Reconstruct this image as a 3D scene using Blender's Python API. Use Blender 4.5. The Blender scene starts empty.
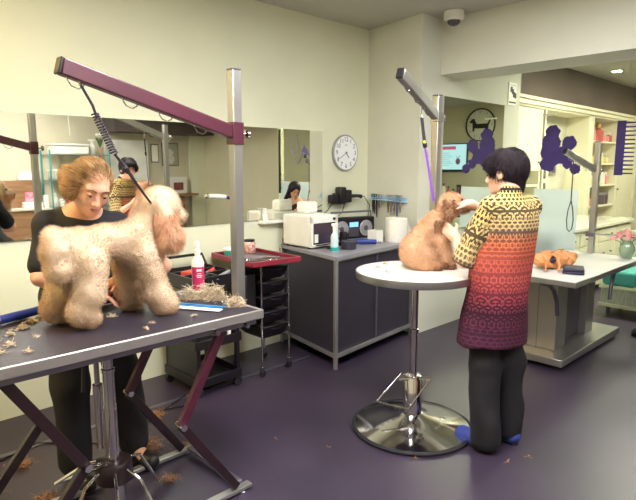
import bpy, math, random
import numpy as np
from mathutils import Vector, Matrix, noise
random.seed(7); np.random.seed(7)
PI = math.pi
SC = bpy.context.scene
COL = SC.collection

# ------------------------------------------------------------------ materials
def lin(h):
    h = h.lstrip('#')
    v = [int(h[i:i+2], 16)/255 for i in (0, 2, 4)]
    return tuple((x/12.92 if x <= .04045 else ((x+.055)/1.055)**2.4) for x in v) + (1.0,)

MATS = {}
def mat(name, col, rough=.6, metal=0.0, col2=None, scale=8.0, bump=0.0, bscale=None, spec=.5, stretch=None, alpha=None,
        sub=0.0, emit=0.0, sheen=0.0, coat=0.0, detail=4.0):
    if name in MATS: return MATS[name]
    m = bpy.data.materials.new(name); m.use_nodes = True
    nt = m.node_tree; b = nt.nodes['Principled BSDF']
    c = lin(col) if isinstance(col, str) else col
    b.inputs['Base Color'].default_value = c
    b.inputs['Roughness'].default_value = rough
    b.inputs['Metallic'].default_value = metal
    b.inputs['Specular IOR Level'].default_value = spec
    if sub:
        b.inputs['Subsurface Weight'].default_value = sub
        b.inputs['Subsurface Radius'].default_value = (.01, .004, .002)
        b.inputs['Subsurface Scale'].default_value = 1.0
    if sheen: b.inputs['Sheen Weight'].default_value = sheen
    if coat: b.inputs['Coat Weight'].default_value = coat
    if emit:
        b.inputs['Emission Color'].default_value = c
        b.inputs['Emission Strength'].default_value = emit
    tc = nt.nodes.new('ShaderNodeTexCoord'); mp = nt.nodes.new('ShaderNodeMapping')
    nt.links.new(tc.outputs['Object'], mp.inputs['Vector'])
    if stretch: mp.inputs['Scale'].default_value = stretch
    if col2 is None:                       # a faint natural unevenness on everything
        col2 = tuple(min(1, x*.9) for x in c[:3]) + (1,)
    else: col2 = lin(col2) if isinstance(col2, str) else col2
    n = nt.nodes.new('ShaderNodeTexNoise'); n.inputs['Scale'].default_value = scale; n.inputs['Detail'].default_value = detail
    nt.links.new(mp.outputs['Vector'], n.inputs['Vector'])
    r = nt.nodes.new('ShaderNodeValToRGB')
    r.color_ramp.elements[0].position = .35; r.color_ramp.elements[1].position = .65
    r.color_ramp.elements[0].color = c; r.color_ramp.elements[1].color = col2
    nt.links.new(n.outputs['Fac'], r.inputs['Fac']); nt.links.new(r.outputs['Color'], b.inputs['Base Color'])
    if bump:
        n2 = nt.nodes.new('ShaderNodeTexNoise'); n2.inputs['Scale'].default_value = bscale or scale*3; n2.inputs['Detail'].default_value = 5
        nt.links.new(mp.outputs['Vector'], n2.inputs['Vector'])
        bp = nt.nodes.new('ShaderNodeBump'); bp.inputs['Strength'].default_value = bump; bp.inputs['Distance'].default_value = .01
        nt.links.new(n2.outputs['Fac'], bp.inputs['Height']); nt.links.new(bp.outputs['Normal'], b.inputs['Normal'])
    MATS[name] = m
    return m

def glass_mat(name, tint, diffuse=0.0, gloss=1.0):
    m = bpy.data.materials.new(name); m.use_nodes = True; nt = m.node_tree
    nt.nodes.clear(); out = nt.nodes.new('ShaderNodeOutputMaterial')
    tr = nt.nodes.new('ShaderNodeBsdfTransparent'); tr.inputs['Color'].default_value = lin(tint)
    gl = nt.nodes.new('ShaderNodeBsdfGlossy'); gl.inputs['Roughness'].default_value = .02
    fr = nt.nodes.new('ShaderNodeFresnel'); fr.inputs['IOR'].default_value = 1.35
    mx = nt.nodes.new('ShaderNodeMixShader')
    ge = nt.nodes.new('ShaderNodeNewGeometry'); iv = nt.nodes.new('ShaderNodeMath'); iv.operation = 'SUBTRACT'; iv.inputs[0].default_value = 1
    nt.links.new(ge.outputs['Backfacing'], iv.inputs[1]); ml = nt.nodes.new('ShaderNodeMath'); ml.operation = 'MULTIPLY'
    nt.links.new(fr.outputs[0], ml.inputs[0]); nt.links.new(iv.outputs[0], ml.inputs[1])
    nt.links.new(ml.outputs[0], mx.inputs[0]); nt.links.new(tr.outputs[0], mx.inputs[1]); nt.links.new(gl.outputs[0], mx.inputs[2])
    last = mx
    if diffuse:
        df = nt.nodes.new('ShaderNodeBsdfDiffuse'); df.inputs['Color'].default_value = lin('#e9f0f4')
        tl = nt.nodes.new('ShaderNodeBsdfTranslucent'); tl.inputs['Color'].default_value = lin('#e9f0f4')
        m0 = nt.nodes.new('ShaderNodeMixShader'); m0.inputs[0].default_value = .5
        nt.links.new(df.outputs[0], m0.inputs[1]); nt.links.new(tl.outputs[0], m0.inputs[2])
        m1 = nt.nodes.new('ShaderNodeMixShader'); m1.inputs[0].default_value = diffuse
        nt.links.new(mx.outputs[0], m1.inputs[1]); nt.links.new(m0.outputs[0], m1.inputs[2]); last = m1
    nt.links.new(last.outputs[0], out.inputs['Surface'])
    return m

# ------------------------------------------------------------------ mesh building
class MB:
    def __init__(s): s.v = []; s.f = []; s.mi = []; s.m = 0
    def add(s, vs, fs):
        o = len(s.v); s.v += [tuple(v) for v in vs]; s.f += [tuple(i+o for i in f) for f in fs]; s.mi += [s.m]*len(fs); return s
    def box(s, a, b, rz=0, c=None):
        x0, y0, z0 = a; x1, y1, z1 = b
        vs = [(x, y, z) for z in (z0, z1) for x, y in ((x0, y0), (x1, y0), (x1, y1), (x0, y1))]
        if rz:
            c = c or ((x0+x1)/2, (y0+y1)/2); C_, S_ = math.cos(rz), math.sin(rz)
            vs = [(c[0]+(x-c[0])*C_-(y-c[1])*S_, c[1]+(x-c[0])*S_+(y-c[1])*C_, z) for x, y, z in vs]
        return s.add(vs, [(3, 2, 1, 0), (4, 5, 6, 7), (0, 1, 5, 4), (1, 2, 6, 5), (2, 3, 7, 6), (3, 0, 4, 7)])
    def quadbox(s, pts, z0, z1):                     # footprint polygon (counter-clockwise) extruded in z
        n = len(pts); vs = [(x, y, z0) for x, y in pts]+[(x, y, z1) for x, y in pts]
        return s.add(vs, [tuple(range(n-1, -1, -1)), tuple(range(n, 2*n))]+[(i, (i+1) % n, n+(i+1) % n, n+i) for i in range(n)])
    def beam(s, p0, p1, w, h, upv=(0, 0, 1)):         # rectangular bar between two points
        p0, p1 = Vector(p0), Vector(p1); d = (p1-p0).normalized(); u = Vector(upv)
        sd = d.cross(u); sd = sd.normalized() if sd.length > 1e-4 else Vector((1, 0, 0)); u = sd.cross(d).normalized()
        vs = [p+sd*a*w/2+u*b*h/2 for p in (p0, p1) for a, b in ((-1, -1), (1, -1), (1, 1), (-1, 1))]
        return s.add(vs, [(3, 2, 1, 0), (4, 5, 6, 7), (0, 1, 5, 4), (1, 2, 6, 5), (2, 3, 7, 6), (3, 0, 4, 7)])
    def cyl(s, p0, p1, r0, r1=None, n=16):
        return s.tube([p0, p1], [r0, r0 if r1 is None else r1], n)
    def tube(s, pts, r, n=8, closed=False):
        pts = [Vector(p) for p in pts]; m = len(pts)
        rs = r if isinstance(r, (list, tuple)) else [r]*m
        t0 = (pts[1]-pts[0]).normalized(); a = t0.orthogonal().normalized(); vs = []
        for i, p in enumerate(pts):
            if closed: t = pts[(i+1) % m]-pts[i-1]
            else: t = pts[min(i+1, m-1)]-pts[max(i-1, 0)]
            t = t.normalized() if t.length > 1e-9 else t0
            a = (a-t*a.dot(t)); a = a.normalized() if a.length > 1e-6 else t.orthogonal().normalized(); b = t.cross(a)
            vs += [p+(a*math.cos(2*PI*k/n)+b*math.sin(2*PI*k/n))*rs[i] for k in range(n)]
        fs = []
        for i in range(m if closed else m-1):
            j = (i+1) % m
            fs += [(i*n+k, i*n+(k+1) % n, j*n+(k+1) % n, j*n+k) for k in range(n)]
        if not closed: fs += [tuple(range(n-1, -1, -1)), tuple(range((m-1)*n, m*n))]
        return s.add(vs, fs)
    def lathe(s, prof, c, n=32, ax=(0, 0, 1)):       # profile [(radius, height)...] about an axis through c
        ax = Vector(ax).normalized(); c = Vector(c)
        a = Vector((1, 0, 0)) if abs(ax.z) > .9 else ax.orthogonal().normalized(); a = (a-ax*a.dot(ax)).normalized(); b = ax.cross(a)
        vs = []
        for r, z in prof: vs += [c+ax*z+(a*math.cos(2*PI*k/n)+b*math.sin(2*PI*k/n))*max(r, 1e-4) for k in range(n)]
        fs = [(i*n+k, i*n+(k+1) % n, (i+1)*n+(k+1) % n, (i+1)*n+k) for i in range(len(prof)-1) for k in range(n)]
        fs += [tuple(range(n-1, -1, -1)), tuple(range((len(prof)-1)*n, len(prof)*n))]
        return s.add(vs, fs)
    def ell(s, c, r, n=16, M=None):
        c = Vector(c); r = (r, r, r) if isinstance(r, (int, float)) else r; k = n//2; vs = []
        for i in range(k+1):
            ph = PI*i/k
            for j in range(n):
                th = 2*PI*j/n; p = Vector((r[0]*math.sin(ph)*math.cos(th), r[1]*math.sin(ph)*math.sin(th), -r[2]*math.cos(ph)))
                vs.append(c+(M @ p if M else p))
        return s.add(vs, [(i*n+j, i*n+(j+1) % n, (i+1)*n+(j+1) % n, (i+1)*n+j) for i in range(k) for j in range(n)])
    def prism(s, poly, o, u, v, d):                  # 2-D polygon in the (u,v) frame at o, extruded along d
        o, u, v, d = Vector(o), Vector(u), Vector(v), Vector(d); n = len(poly)
        vs = [o+u*a+v*b for a, b in poly]; vs += [p+d for p in vs]
        return s.add(vs, [tuple(range(n-1, -1, -1)), tuple(range(n, 2*n))]+[(i, (i+1) % n, n+(i+1) % n, n+i) for i in range(n)])

ROOT = {}
def _link(name, me, mats, parent, loc, smooth, bev, seg):
    o = bpy.data.objects.new(name, me); COL.objects.link(o)
    for m in (mats if isinstance(mats, (list, tuple)) else [mats]): me.materials.append(m)
    off = ROOT.get(parent.name, Vector((0, 0, 0))) if parent else Vector(loc)
    me.transform(Matrix.Translation(-off))
    if parent: o.parent = parent
    else: o.location = off
    ROOT[o.name] = off
    if bev:
        b = o.modifiers.new('bev', 'BEVEL'); b.width = bev; b.segments = seg; b.limit_method = 'ANGLE'; b.angle_limit = math.radians(40)
    if smooth:
        me.polygons.foreach_set('use_smooth', [True]*len(me.polygons))
        if smooth != 'all':
            me.set_sharp_from_angle(angle=math.radians(40))
    me.update()
    return o
def obj(name, mb, mats, parent=None, loc=None, smooth=True, bev=0, seg=2):
    me = bpy.data.meshes.new(name); me.from_pydata(mb.v, [], mb.f)
    if any(mb.mi): me.polygons.foreach_set('material_index', mb.mi)
    if loc is None and parent is None:
        a = np.array(mb.v); lo, hi = a.min(0), a.max(0); loc = ((lo[0]+hi[0])/2, (lo[1]+hi[1])/2, lo[2])
    import bmesh
    bm = bmesh.new(); bm.from_mesh(me); bmesh.ops.recalc_face_normals(bm, faces=bm.faces); bm.to_mesh(me); bm.free()
    return _link(name, me, mats, parent, loc, smooth, bev, seg)
def thing(name, label, cat, loc, group=None):
    o = bpy.data.objects.new(name, None); COL.objects.link(o); o.location = loc; o.empty_display_size = .05
    ROOT[o.name] = Vector(loc); return tag(o, label, cat, group)
def tag(o, label=None, cat=None, group=None, kind=None):
    if label: o['label'] = label
    if cat: o['category'] = cat
    if group: o['group'] = group
    if kind: o['kind'] = kind
    return o
def one(name, mb, m, label, cat, group=None, **k): return tag(obj(name, mb, m, **k), label, cat, group)
def struct(name, mb, m, label=None, parent=None, **k):
    o = obj(name, mb, m, parent, **k)
    if parent is None: o['kind'] = 'structure'
    if label: o['label'] = label
    return o
def copy_tree(o, parent=None):
    c = o.copy(); COL.objects.link(c)
    if parent: c.parent = parent
    for ch in list(o.children): copy_tree(ch, c)
    return c
def dup(o, loc, label, rz=0, sc=None):
    c = copy_tree(o); c.location = loc; c.rotation_euler = (0, 0, rz); c['label'] = label
    if sc: c.scale = sc
    return c
def text_mb(mb, s, o, u, v, size, d=.002, center=True):     # raised lettering on a surface
    cu = bpy.data.curves.new('t', 'FONT'); cu.body = s; cu.size = size
    cu.align_x = 'CENTER' if center else 'LEFT'; cu.align_y = 'CENTER'; cu.resolution_u = 2
    t = bpy.data.objects.new('t', cu); COL.objects.link(t)
    me = bpy.data.meshes.new_from_object(t); n = Vector(u).cross(Vector(v)).normalized()
    vs = [Vector(o)+Vector(u)*p.co.x+Vector(v)*p.co.y+n*d for p in me.vertices]
    mb.add(vs, [tuple(f.vertices) for f in me.polygons])
    bpy.data.objects.remove(t); bpy.data.curves.remove(cu); bpy.data.meshes.remove(me)

# ------------------------------------------------------------------ implicit surfaces for bodies and cloth
class SDF:
    def __init__(s, lo, hi, h):
        s.lo = np.array(lo, np.float32); s.h = h
        s.n = np.ceil((np.array(hi)-np.array(lo))/h).astype(int)+1
        s.g = np.full(tuple(s.n), .08, np.float32)
    def _win(s, lo, hi):
        a = np.clip(((np.array(lo)-s.lo)/s.h).astype(int), 0, s.n); b = np.clip(((np.array(hi)-s.lo)/s.h).astype(int)+2, 0, s.n)
        sl = tuple(slice(int(a[i]), int(b[i])) for i in range(3))
        ax = [(s.lo[i]+s.h*np.arange(a[i], b[i])).astype(np.float32) for i in range(3)]
        return sl, np.meshgrid(*ax, indexing='ij')
    def _mix(s, sl, d, k, op):
        a = s.g[sl]
        if a.size == 0: return
        if op == 'u':
            if k > 0:
                hh = np.clip(.5+.5*(a-d)/k, 0, 1); s.g[sl] = a*(1-hh)+d*hh-k*hh*(1-hh)
            else: s.g[sl] = np.minimum(a, d)
        else:                                         # subtract
            d = -d
            if k > 0:
                hh = np.clip(.5-.5*(a-d)/k, 0, 1); s.g[sl] = a*(1-hh)+d*hh+k*hh*(1-hh)
            else: s.g[sl] = np.maximum(a, d)
    def cap(s, a, b, ra, rb=None, k=.02, op='u'):
        a = np.array(a, np.float32); b = np.array(b, np.float32); rb = ra if rb is None else rb
        m = max(ra, rb)+.07; sl, (X, Y, Z) = s._win(np.minimum(a, b)-m, np.maximum(a, b)+m)
        ab = b-a; L = float(ab@ab)+1e-9
        t = np.clip(((X-a[0])*ab[0]+(Y-a[1])*ab[1]+(Z-a[2])*ab[2])/L, 0, 1)
        d = np.sqrt((X-a[0]-t*ab[0])**2+(Y-a[1]-t*ab[1])**2+(Z-a[2]-t*ab[2])**2)-(ra+(rb-ra)*t)
        s._mix(sl, d, k, op); return s
    def ell(s, c, r, R=None, k=.02, op='u'):
        c = np.array(c, np.float32); r = np.array(r if hasattr(r, '__len__') else (r,)*3, np.float32)
        m = float(r.max())+.07; sl, (X, Y, Z) = s._win(c-m, c+m)
        x, y, z = X-c[0], Y-c[1], Z-c[2]
        if R is not None:
            R = np.array(R, np.float32)              # columns = local axes in world
            x, y, z = (x*R[0, 0]+y*R[1, 0]+z*R[2, 0]), (x*R[0, 1]+y*R[1, 1]+z*R[2, 1]), (x*R[0, 2]+y*R[1, 2]+z*R[2, 2])
        q = np.sqrt((x/r[0])**2+(y/r[1])**2+(z/r[2])**2); q2 = np.sqrt((x/r[0]**2)**2+(y/r[1]**2)**2+(z/r[2]**2)**2)+1e-9
        s._mix(sl, q*(q-1)/q2, k, op); return s
    def chain(s, pts, rs, k=.02):
        for i in range(len(pts)-1): s.cap(pts[i], pts[i+1], rs[i], rs[i+1], k)
        return s
    def half(s, p, n):                               # keep only the side away from n
        sl, (X, Y, Z) = s._win(s.lo, s.lo+s.h*s.n); n = np.array(n, np.float32); n /= np.linalg.norm(n)
        s.g = np.maximum(s.g, (X-p[0])*n[0]+(Y-p[1])*n[1]+(Z-p[2])*n[2]); return s
    def wrinkle(s, amp, f=(30, 30, 18), ph=0):
        sl, (X, Y, Z) = s._win(s.lo, s.lo+s.h*s.n)
        s.g = s.g+amp*(np.sin(X*f[0]+2*np.sin(Z*f[2]*.6+ph)+ph)*np.sin(Y*f[1]+1.7*np.sin(X*9+ph))+.6*np.sin(Z*f[2]+3*np.sin(X*7+Y*6+ph))); return s
    def mesh(s):
        g = s.g.copy()
        for ax in range(3):                          # closed at the border
            for e in (0, -1):
                ix = [slice(None)]*3; ix[ax] = e; g[tuple(ix)] = np.maximum(g[tuple(ix)], 1e-3)
        ins = g < 0; nx, ny, nz = g.shape
        def C(a, i, j, k): return a[i:nx-1+i, j:ny-1+j, k:nz-1+k]
        cnt = sum(C(ins, i, j, k).astype(np.int8) for i in (0, 1) for j in (0, 1) for k in (0, 1))
        I, J, K = np.nonzero((cnt > 0) & (cnt < 8)); idx = np.full((nx-1, ny-1, nz-1), -1, np.int64); idx[I, J, K] = np.arange(len(I))
        acc = np.zeros((len(I), 3)); num = np.zeros(len(I))
        cs = [(i, j, k) for i in (0, 1) for j in (0, 1) for k in (0, 1)]
        for a in cs:
            for ax in range(3):
                if a[ax]: continue
                b = list(a); b[ax] = 1
                va = g[I+a[0], J+a[1], K+a[2]]; vb = g[I+b[0], J+b[1], K+b[2]]; m = (va < 0) != (vb < 0)
                t = np.where(m, va/np.where(m, va-vb, 1), 0); p = np.tile(np.array(a, float), (len(I), 1)); p[:, ax] += t
                acc[m] += p[m]; num += m
        V = (np.stack([I, J, K], 1)+acc/num[:, None])*s.h+s.lo
        F = []
        for ax in range(3):
            sl0 = [slice(None)]*3; sl1 = [slice(None)]*3; sl0[ax] = slice(0, -1); sl1[ax] = slice(1, None)
            A = ins[tuple(sl0)]; B = ins[tuple(sl1)]; E = np.stack(np.nonzero(A != B), 1)
            u, w = [(1, 2), (2, 0), (0, 1)][ax]
            E = E[(E[:, u] > 0) & (E[:, w] > 0) & (E[:, u] < g.shape[u]-1) & (E[:, w] < g.shape[w]-1)]
            if len(E) == 0: continue
            fl = A[E[:, 0], E[:, 1], E[:, 2]]
            def at(du, dw):
                q = E.copy(); q[:, u] -= du; q[:, w] -= dw; return idx[q[:, 0], q[:, 1], q[:, 2]]
            Q = np.stack([at(1, 1), at(0, 1), at(0, 0), at(1, 0)], 1); Q[~fl] = Q[~fl][:, ::-1]; F.append(Q)
        return V, np.concatenate(F)

def np_mesh(name, V, F, mats, parent=None, loc=None, smooth='all', smoothit=0):
    me = bpy.data.meshes.new(name); me.vertices.add(len(V)); me.vertices.foreach_set('co', np.asarray(V, np.float32).ravel())
    k = F.shape[1]; me.loops.add(F.size); me.polygons.add(len(F)); me.loops.foreach_set('vertex_index', F.ravel().astype(np.int32))
    me.polygons.foreach_set('loop_start', np.arange(0, F.size, k, dtype=np.int32)); me.polygons.foreach_set('loop_total', np.full(len(F), k, np.int32))
    me.update(calc_edges=True); me.validate()
    if loc is None and parent is None: loc = ((V[:, 0].min()+V[:, 0].max())/2, (V[:, 1].min()+V[:, 1].max())/2, V[:, 2].min())
    o = _link(name, me, mats, parent, loc, smooth, 0, 0)
    return o
def relax(V, F, it=2, lam=.5):
    n = len(V); V = V.copy()
    for _ in range(it):
        S = np.zeros_like(V); c = np.zeros(n)
        for a, b in ((0, 1), (1, 2), (2, 3), (3, 0)):
            np.add.at(S, F[:, a], V[F[:, b]]); np.add.at(S, F[:, b], V[F[:, a]]); np.add.at(c, F[:, a], 1); np.add.at(c, F[:, b], 1)
        V += lam*(S/np.maximum(c, 1)[:, None]-V)
    return V
def normals(V, F):
    n = np.cross(V[F[:, 2]]-V[F[:, 0]], V[F[:, 3]]-V[F[:, 1]]); return n/(np.linalg.norm(n, axis=1)[:, None]+1e-12)
def fluff(V, amp, sc, seed=0):                       # curly lumps on a coat
    out = V.copy(); o = Vector((seed, seed*2, 0))
    for i in range(len(V)):
        p = Vector(V[i]); d = noise.noise_vector(p*sc+o)*amp+noise.noise_vector(p*sc*2.3+o)*amp*.5; out[i] += (d.x, d.y, d.z)
    return out
def strands(V, F, n, L, w, curl=.5, seed=1, comb=None, keep=None, combw=0.0, lay=False):
    """n short tapered hairs rooted on the surface, each bent over"""
    rg = np.random.RandomState(seed); N = normals(V, F); c = V[F].mean(1)
    ar = np.linalg.norm(np.cross(V[F[:, 2]]-V[F[:, 0]], V[F[:, 3]]-V[F[:, 1]]), axis=1)
    if keep is not None: ar = ar*keep(c)
    i = rg.choice(len(F), n, p=ar/ar.sum()); uv = rg.rand(n, 2)[:, :, None]
    q = V[F[i]]; P = (q[:, 0]*(1-uv[:, 0])+q[:, 1]*uv[:, 0])*(1-uv[:, 1])+(q[:, 3]*(1-uv[:, 0])+q[:, 2]*uv[:, 0])*uv[:, 1]
    nn = N[i]; R = rg.normal(size=(n, 3)); d1 = nn+R*curl*.6
    if comb is not None:
        cv = np.array(comb, float)*np.ones((n, 1)) if not callable(comb) else comb(P)
        if lay: cv = cv-nn*(cv*nn).sum(1)[:, None]; cv /= np.linalg.norm(cv, axis=1)[:, None]+1e-6; d1 = cv+nn*.10+R*curl*.3
        else: d1 = d1*(1-combw)+cv*combw
    d1 /= np.linalg.norm(d1, axis=1)[:, None]; d2 = d1+rg.normal(size=(n, 3))*curl
    if comb is not None:
        d2 = (d1-nn*.12+rg.normal(size=(n, 3))*curl*.35) if lay else d2*(1-combw)+cv*combw
    d2 /= np.linalg.norm(d2, axis=1)[:, None]
    Ls = (L*(.6+.8*rg.rand(n)))[:, None]; P0 = P-nn*.003; P1 = P+d1*Ls*.5; P2 = P1+d2*Ls*.5
    sd = np.cross(d1, rg.normal(size=(n, 3))); sd /= np.linalg.norm(sd, axis=1)[:, None]+1e-9; sd *= w/2
    VV = np.stack([P0-sd, P0+sd, P1+sd*.8, P1-sd*.8, P2+sd*.25, P2-sd*.25], 1).reshape(-1, 3)
    b = np.arange(n)[:, None]*6; FF = np.concatenate([b+np.array([0, 1, 2, 3]), b+np.array([3, 2, 4, 5])])
    return VV, FF
# ------------------------------------------------------------------ palette
WALL = mat('painted_wall', '#dfe0c6', .75, col2='#dbdcc3', scale=2.5, bump=.03, bscale=120)
WALLC = mat('painted_column', '#d4d4c6', .75, col2='#cfcfc2', scale=2.5, bump=.03, bscale=120)
BEIGE = mat('beige_partition_paint', '#d2ccae', .7, col2='#ccc6a8', scale=2)
CEIL = mat('ceiling_paint', '#bdbab0', .85, col2='#b8b5ab', scale=2)
BROWN = mat('brown_wall_paint', '#6e6058', .8, col2='#655750', scale=2)
FLOOR = mat('poured_resin_floor', '#3a3042', .40, col2='#2d2535', scale=1.6, bump=.08, bscale=6, detail=8)
STEEL = mat('brushed_steel', '#b3b1b0', .33, .88, col2='#aba9a9', scale=3)
STEELD = mat('dark_brushed_steel', '#7d7886', .38, .85, col2='#747080', scale=4)
CHROME = mat('chrome', '#d6d3d6', .09, 1.0, scale=3)
MAROON = mat('maroon_enamel', '#48172a', .38, col2='#401425', scale=6, coat=.3)
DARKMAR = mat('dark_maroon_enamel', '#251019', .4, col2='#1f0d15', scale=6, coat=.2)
BLACKP = mat('black_plastic', '#150f18', .42, col2='#100b13', scale=12)
RUBBER = mat('black_rubber', '#19141c', .75, scale=10)
WHITEP = mat('white_plastic', '#ecebe4', .4, col2='#e4e2da', scale=6)
CREAMP = mat('cream_laminate', '#efe9cf', .45, col2='#e9e2c6', scale=3)
PURPLE = mat('purple_vinyl', '#443080', .55, scale=10, col2='#3d2a75')
BLUEP = mat('blue_plastic', '#24368c', .4, scale=8)
TEAL = mat('teal_fabric', '#4fa09a', .85, scale=20, col2='#45938c', bump=.2, bscale=200)
SKIN = mat('skin', '#e2ad94', .5, col2='#d99f86', scale=14, sub=.15, bump=.03, bscale=90)
W = -3.66; CH = 2.85

# ------------------------------------------------------------------ the rooms
m = MB().box((-4.4, -1.7, -.1), (2.3, 11.6, 0)); struct('floor', m, FLOOR, smooth=False)
m = MB().box((-4.4, -1.7, CH), (2.3, 11.6, CH+.1)); struct('ceiling', m, CEIL, smooth=False)
# the mirror wall and the skewed end wall with its corner column
struct('wall_left', MB().quadbox([(W-.15, -1.7), (W, -1.7), (W, 4.25), (W-.15, 4.25)], 0, CH), WALL, smooth=False)
struct('wall_end', MB().quadbox([(W-.15, 4.25), (W, 4.25), (-2.94, 4.11), (-2.94, 5.97), (-3.12, 5.97), (-3.12, 4.5), (W-.15, 4.5)], 0, CH), WALLC, smooth=False)
struct('wall_back', MB().box((-4.4, -1.7, 0), (2.3, -1.6, CH)), WALL, smooth=False)
struct('wall_right', MB().box((2.0, -1.6, 0), (2.15, 11.5, CH)), mat('shaded_wall_paint', '#cdc6ae', .8, col2='#c4bda6', scale=2), smooth=False)  # shade on the opposite wall is put into its darker base colour
struct('wall_reception', MB().box((-3.35, 10.8, 0), (2.15, 10.95, CH)), mat('reception_paint', '#cfcbb2', .8, scale=2), smooth=False)
struct('wall_cabinet_side', MB().box((-3.6, 5.97, 0), (-3.45, 10.8, CH)), BROWN, smooth=False)
struct('wall_bulkhead', MB().box((-3.45, 5.97, 2.39), (-3.16, 10.8, CH)), BROWN, smooth=False)
struct('wall_partition', MB().box((-.26, 5.93, 0), (2.0, 6.05, CH)), BEIGE, smooth=False)
struct('trim_1', MB().box((-2.94, 4.41, 2.37), (2.0, 4.86, CH)), WALLC, label='boxed ceiling beam', smooth=False)
struct('trim_2', MB().box((-3.2, .2, 0), (-3.165, 3.0, .005)), STEELD, label='metal floor joint strip', smooth=False)
# glass screen
struct('window_1', MB().box((-2.935, 5.945, .02), (-1.31, 5.957, CH-.01)), glass_mat('clear_glass', '#f2f7f3'), smooth=False)
struct('window_2', MB().box((-1.30, 5.945, .02), (-.27, 5.957, CH-.01)), MATS.get('x') or bpy.data.materials['clear_glass'], smooth=False)
FROST = glass_mat('frosted_film', '#e6eef2', .72)
one('frosted_film', MB().box((-2.71, 5.940, .60), (-2.235, 5.9446, 1.31)), FROST, 'pale blue frosted rectangle on the glass screen below the purple poodle decal', 'film', 'frosted film panels on the glass', smooth=False)
one('frosted_film', MB().box((-1.25, 5.940, .60), (-.30, 5.9446, 1.31)), FROST, 'wide frosted film band on the glass, seen in the long mirror below the stethoscope', 'film', 'frosted film panels on the glass', smooth=False)
# clip on the glass
one('glass_clip', MB().box((-2.66, 5.925, 2.085), (-2.52, 5.9446, 2.10)), WHITEP, 'small white clip high on the glass screen above the poodle decal', 'clip')
# long black pull handle of the glass
t = thing('door_pull', 'long black vertical pull bar on glass edge, seen in the long mirror', 'handle', (-.33, 5.9, 1.12))
obj('bar', MB().cyl((-.33, 5.9, 1.12), (-.33, 5.9, 2.14), .02), BLACKP, t)
for z in (1.2, 1.42, 2.0): obj('standoff', MB().cyl((-.33, 5.9, z), (-.33, 5.94, z), .012), CHROME, t)

# ------------------------------------------------------------------ mirrors
MIR = bpy.data.materials.new('mirror_glass'); MIR.use_nodes = True
b = MIR.node_tree.nodes['Principled BSDF']; b.inputs['Metallic'].default_value = 1; b.inputs['Roughness'].default_value = .015
b.inputs['Base Color'].default_value = (.88, .89, .83, 1)
t = thing('wall_mirror', 'long frameless wall mirror behind the blonde groomer and big poodle', 'mirror', (W+.01, 2.2, 1.105))
obj('mirror_glass', MB().box((W+.004, -.7, 1.105), (W+.014, 3.60, 1.868)), MIR, t, smooth=False)
obj('backing', MB().box((W+.0005, -.695, 1.11), (W+.0035, 3.595, 1.863)), mat('mirror_backing', '#8a8d80', .6), t, smooth=False)
t = thing('wall_mirror', 'mirror on the column wall reflecting dachshund clock and television', 'mirror', (-2.93, 5.0, .95))
obj('mirror_glass', MB().box((-2.936, 4.46, .95), (-2.926, 5.60, 2.19)), MIR, t, smooth=False)
obj('backing', MB().box((-2.9395, 4.465, .955), (-2.9365, 5.595, 2.185)), MATS['mirror_backing'], t, smooth=False)
# ledge under the long mirror
one('mirror_ledge', MB().box((W+.001, 2.85, 1.075), (W+.075, 3.58, 1.10)), WHITEP, 'narrow white ledge under right end of the long mirror', 'shelf', bev=.004)

# ------------------------------------------------------------------ decals on the glass (flat vinyl, real size)
def blob(cs, n=44):                                   # union outline of circles -> separate discs, slightly lobed
    out = []
    for cx, cz, r, q in cs:
        out.append([(cx+(r*(1+.05*math.sin(q*7*a/1.0)+.04*math.sin(5*a+q)))*math.cos(a), cz+(r*(1+.05*math.sin(7*a)+.04*math.sin(5*a+q)))*math.sin(a)*1.0) for a in [2*PI*i/n for i in range(n)]])
    return out
def decal(name, polys, y, lab, cat, m=PURPLE, group=None):
    mb = MB()
    for i, p in enumerate(polys):
        mb.prism(p, (0, y-.0001*i, 0), (1, 0, 0), (0, 0, 1), (0, -.0012, 0))
    return one(name, mb, m, lab, cat, group, smooth=False)
x0 = -2.652
pd = blob([(-2.545, 1.905, .078, 1), (-2.555, 1.80, .10, 2), (-2.56, 1.71, .105, 3), (-2.51, 1.66, .10, 4), (-2.60, 1.575, .065, 5), (-2.555, 1.545, .05, 6),
           (-2.43, 1.70, .062, 1), (-2.365, 1.79, .075, 2), (-2.40, 1.63, .045, 3), (-2.37, 1.575, .05, 4), (-2.29, 1.525, .055, 5)])
pd += [[(-2.50, 1.74), (-2.44, 1.66), (-2.30, 1.62), (-2.34, 1.57), (-2.46, 1.58), (-2.55, 1.6)], [(-2.43, 1.74), (-2.37, 1.80), (-2.35, 1.76), (-2.40, 1.69)],
       [(-2.40, 1.60), (-2.36, 1.60), (-2.28, 1.53), (-2.31, 1.51)]]
decal('poodle_decal', pd, 5.9443, 'purple poodle silhouette decal on the glass screen, pompoms on the right', 'decal')
cb = [[(-1.915, 1.465), (-1.835, 1.465), (-1.835, 1.99), (-1.915, 1.99)]]
for i in range(13):
    z = 1.475+i*.0405; cb.append([(-1.84, z), (-1.745, z+.002), (-1.745, z+.014), (-1.84, z+.017)])
decal('comb_decal', cb, 5.9443, 'purple comb silhouette decal at the right end of the glass', 'decal')
decal('ring_decal', [[(-1.60+.07*math.cos(a), 1.56+.07*math.sin(a)) for a in [2*PI*i/30 for i in range(30)]]+[(-1.60+.045*math.cos(-a), 1.56+.045*math.sin(-a)) for a in [2*PI*i/30 for i in range(30)]]], 5.9443, 'purple ring decal right of the comb, cut by the picture edge', 'decal')
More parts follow.
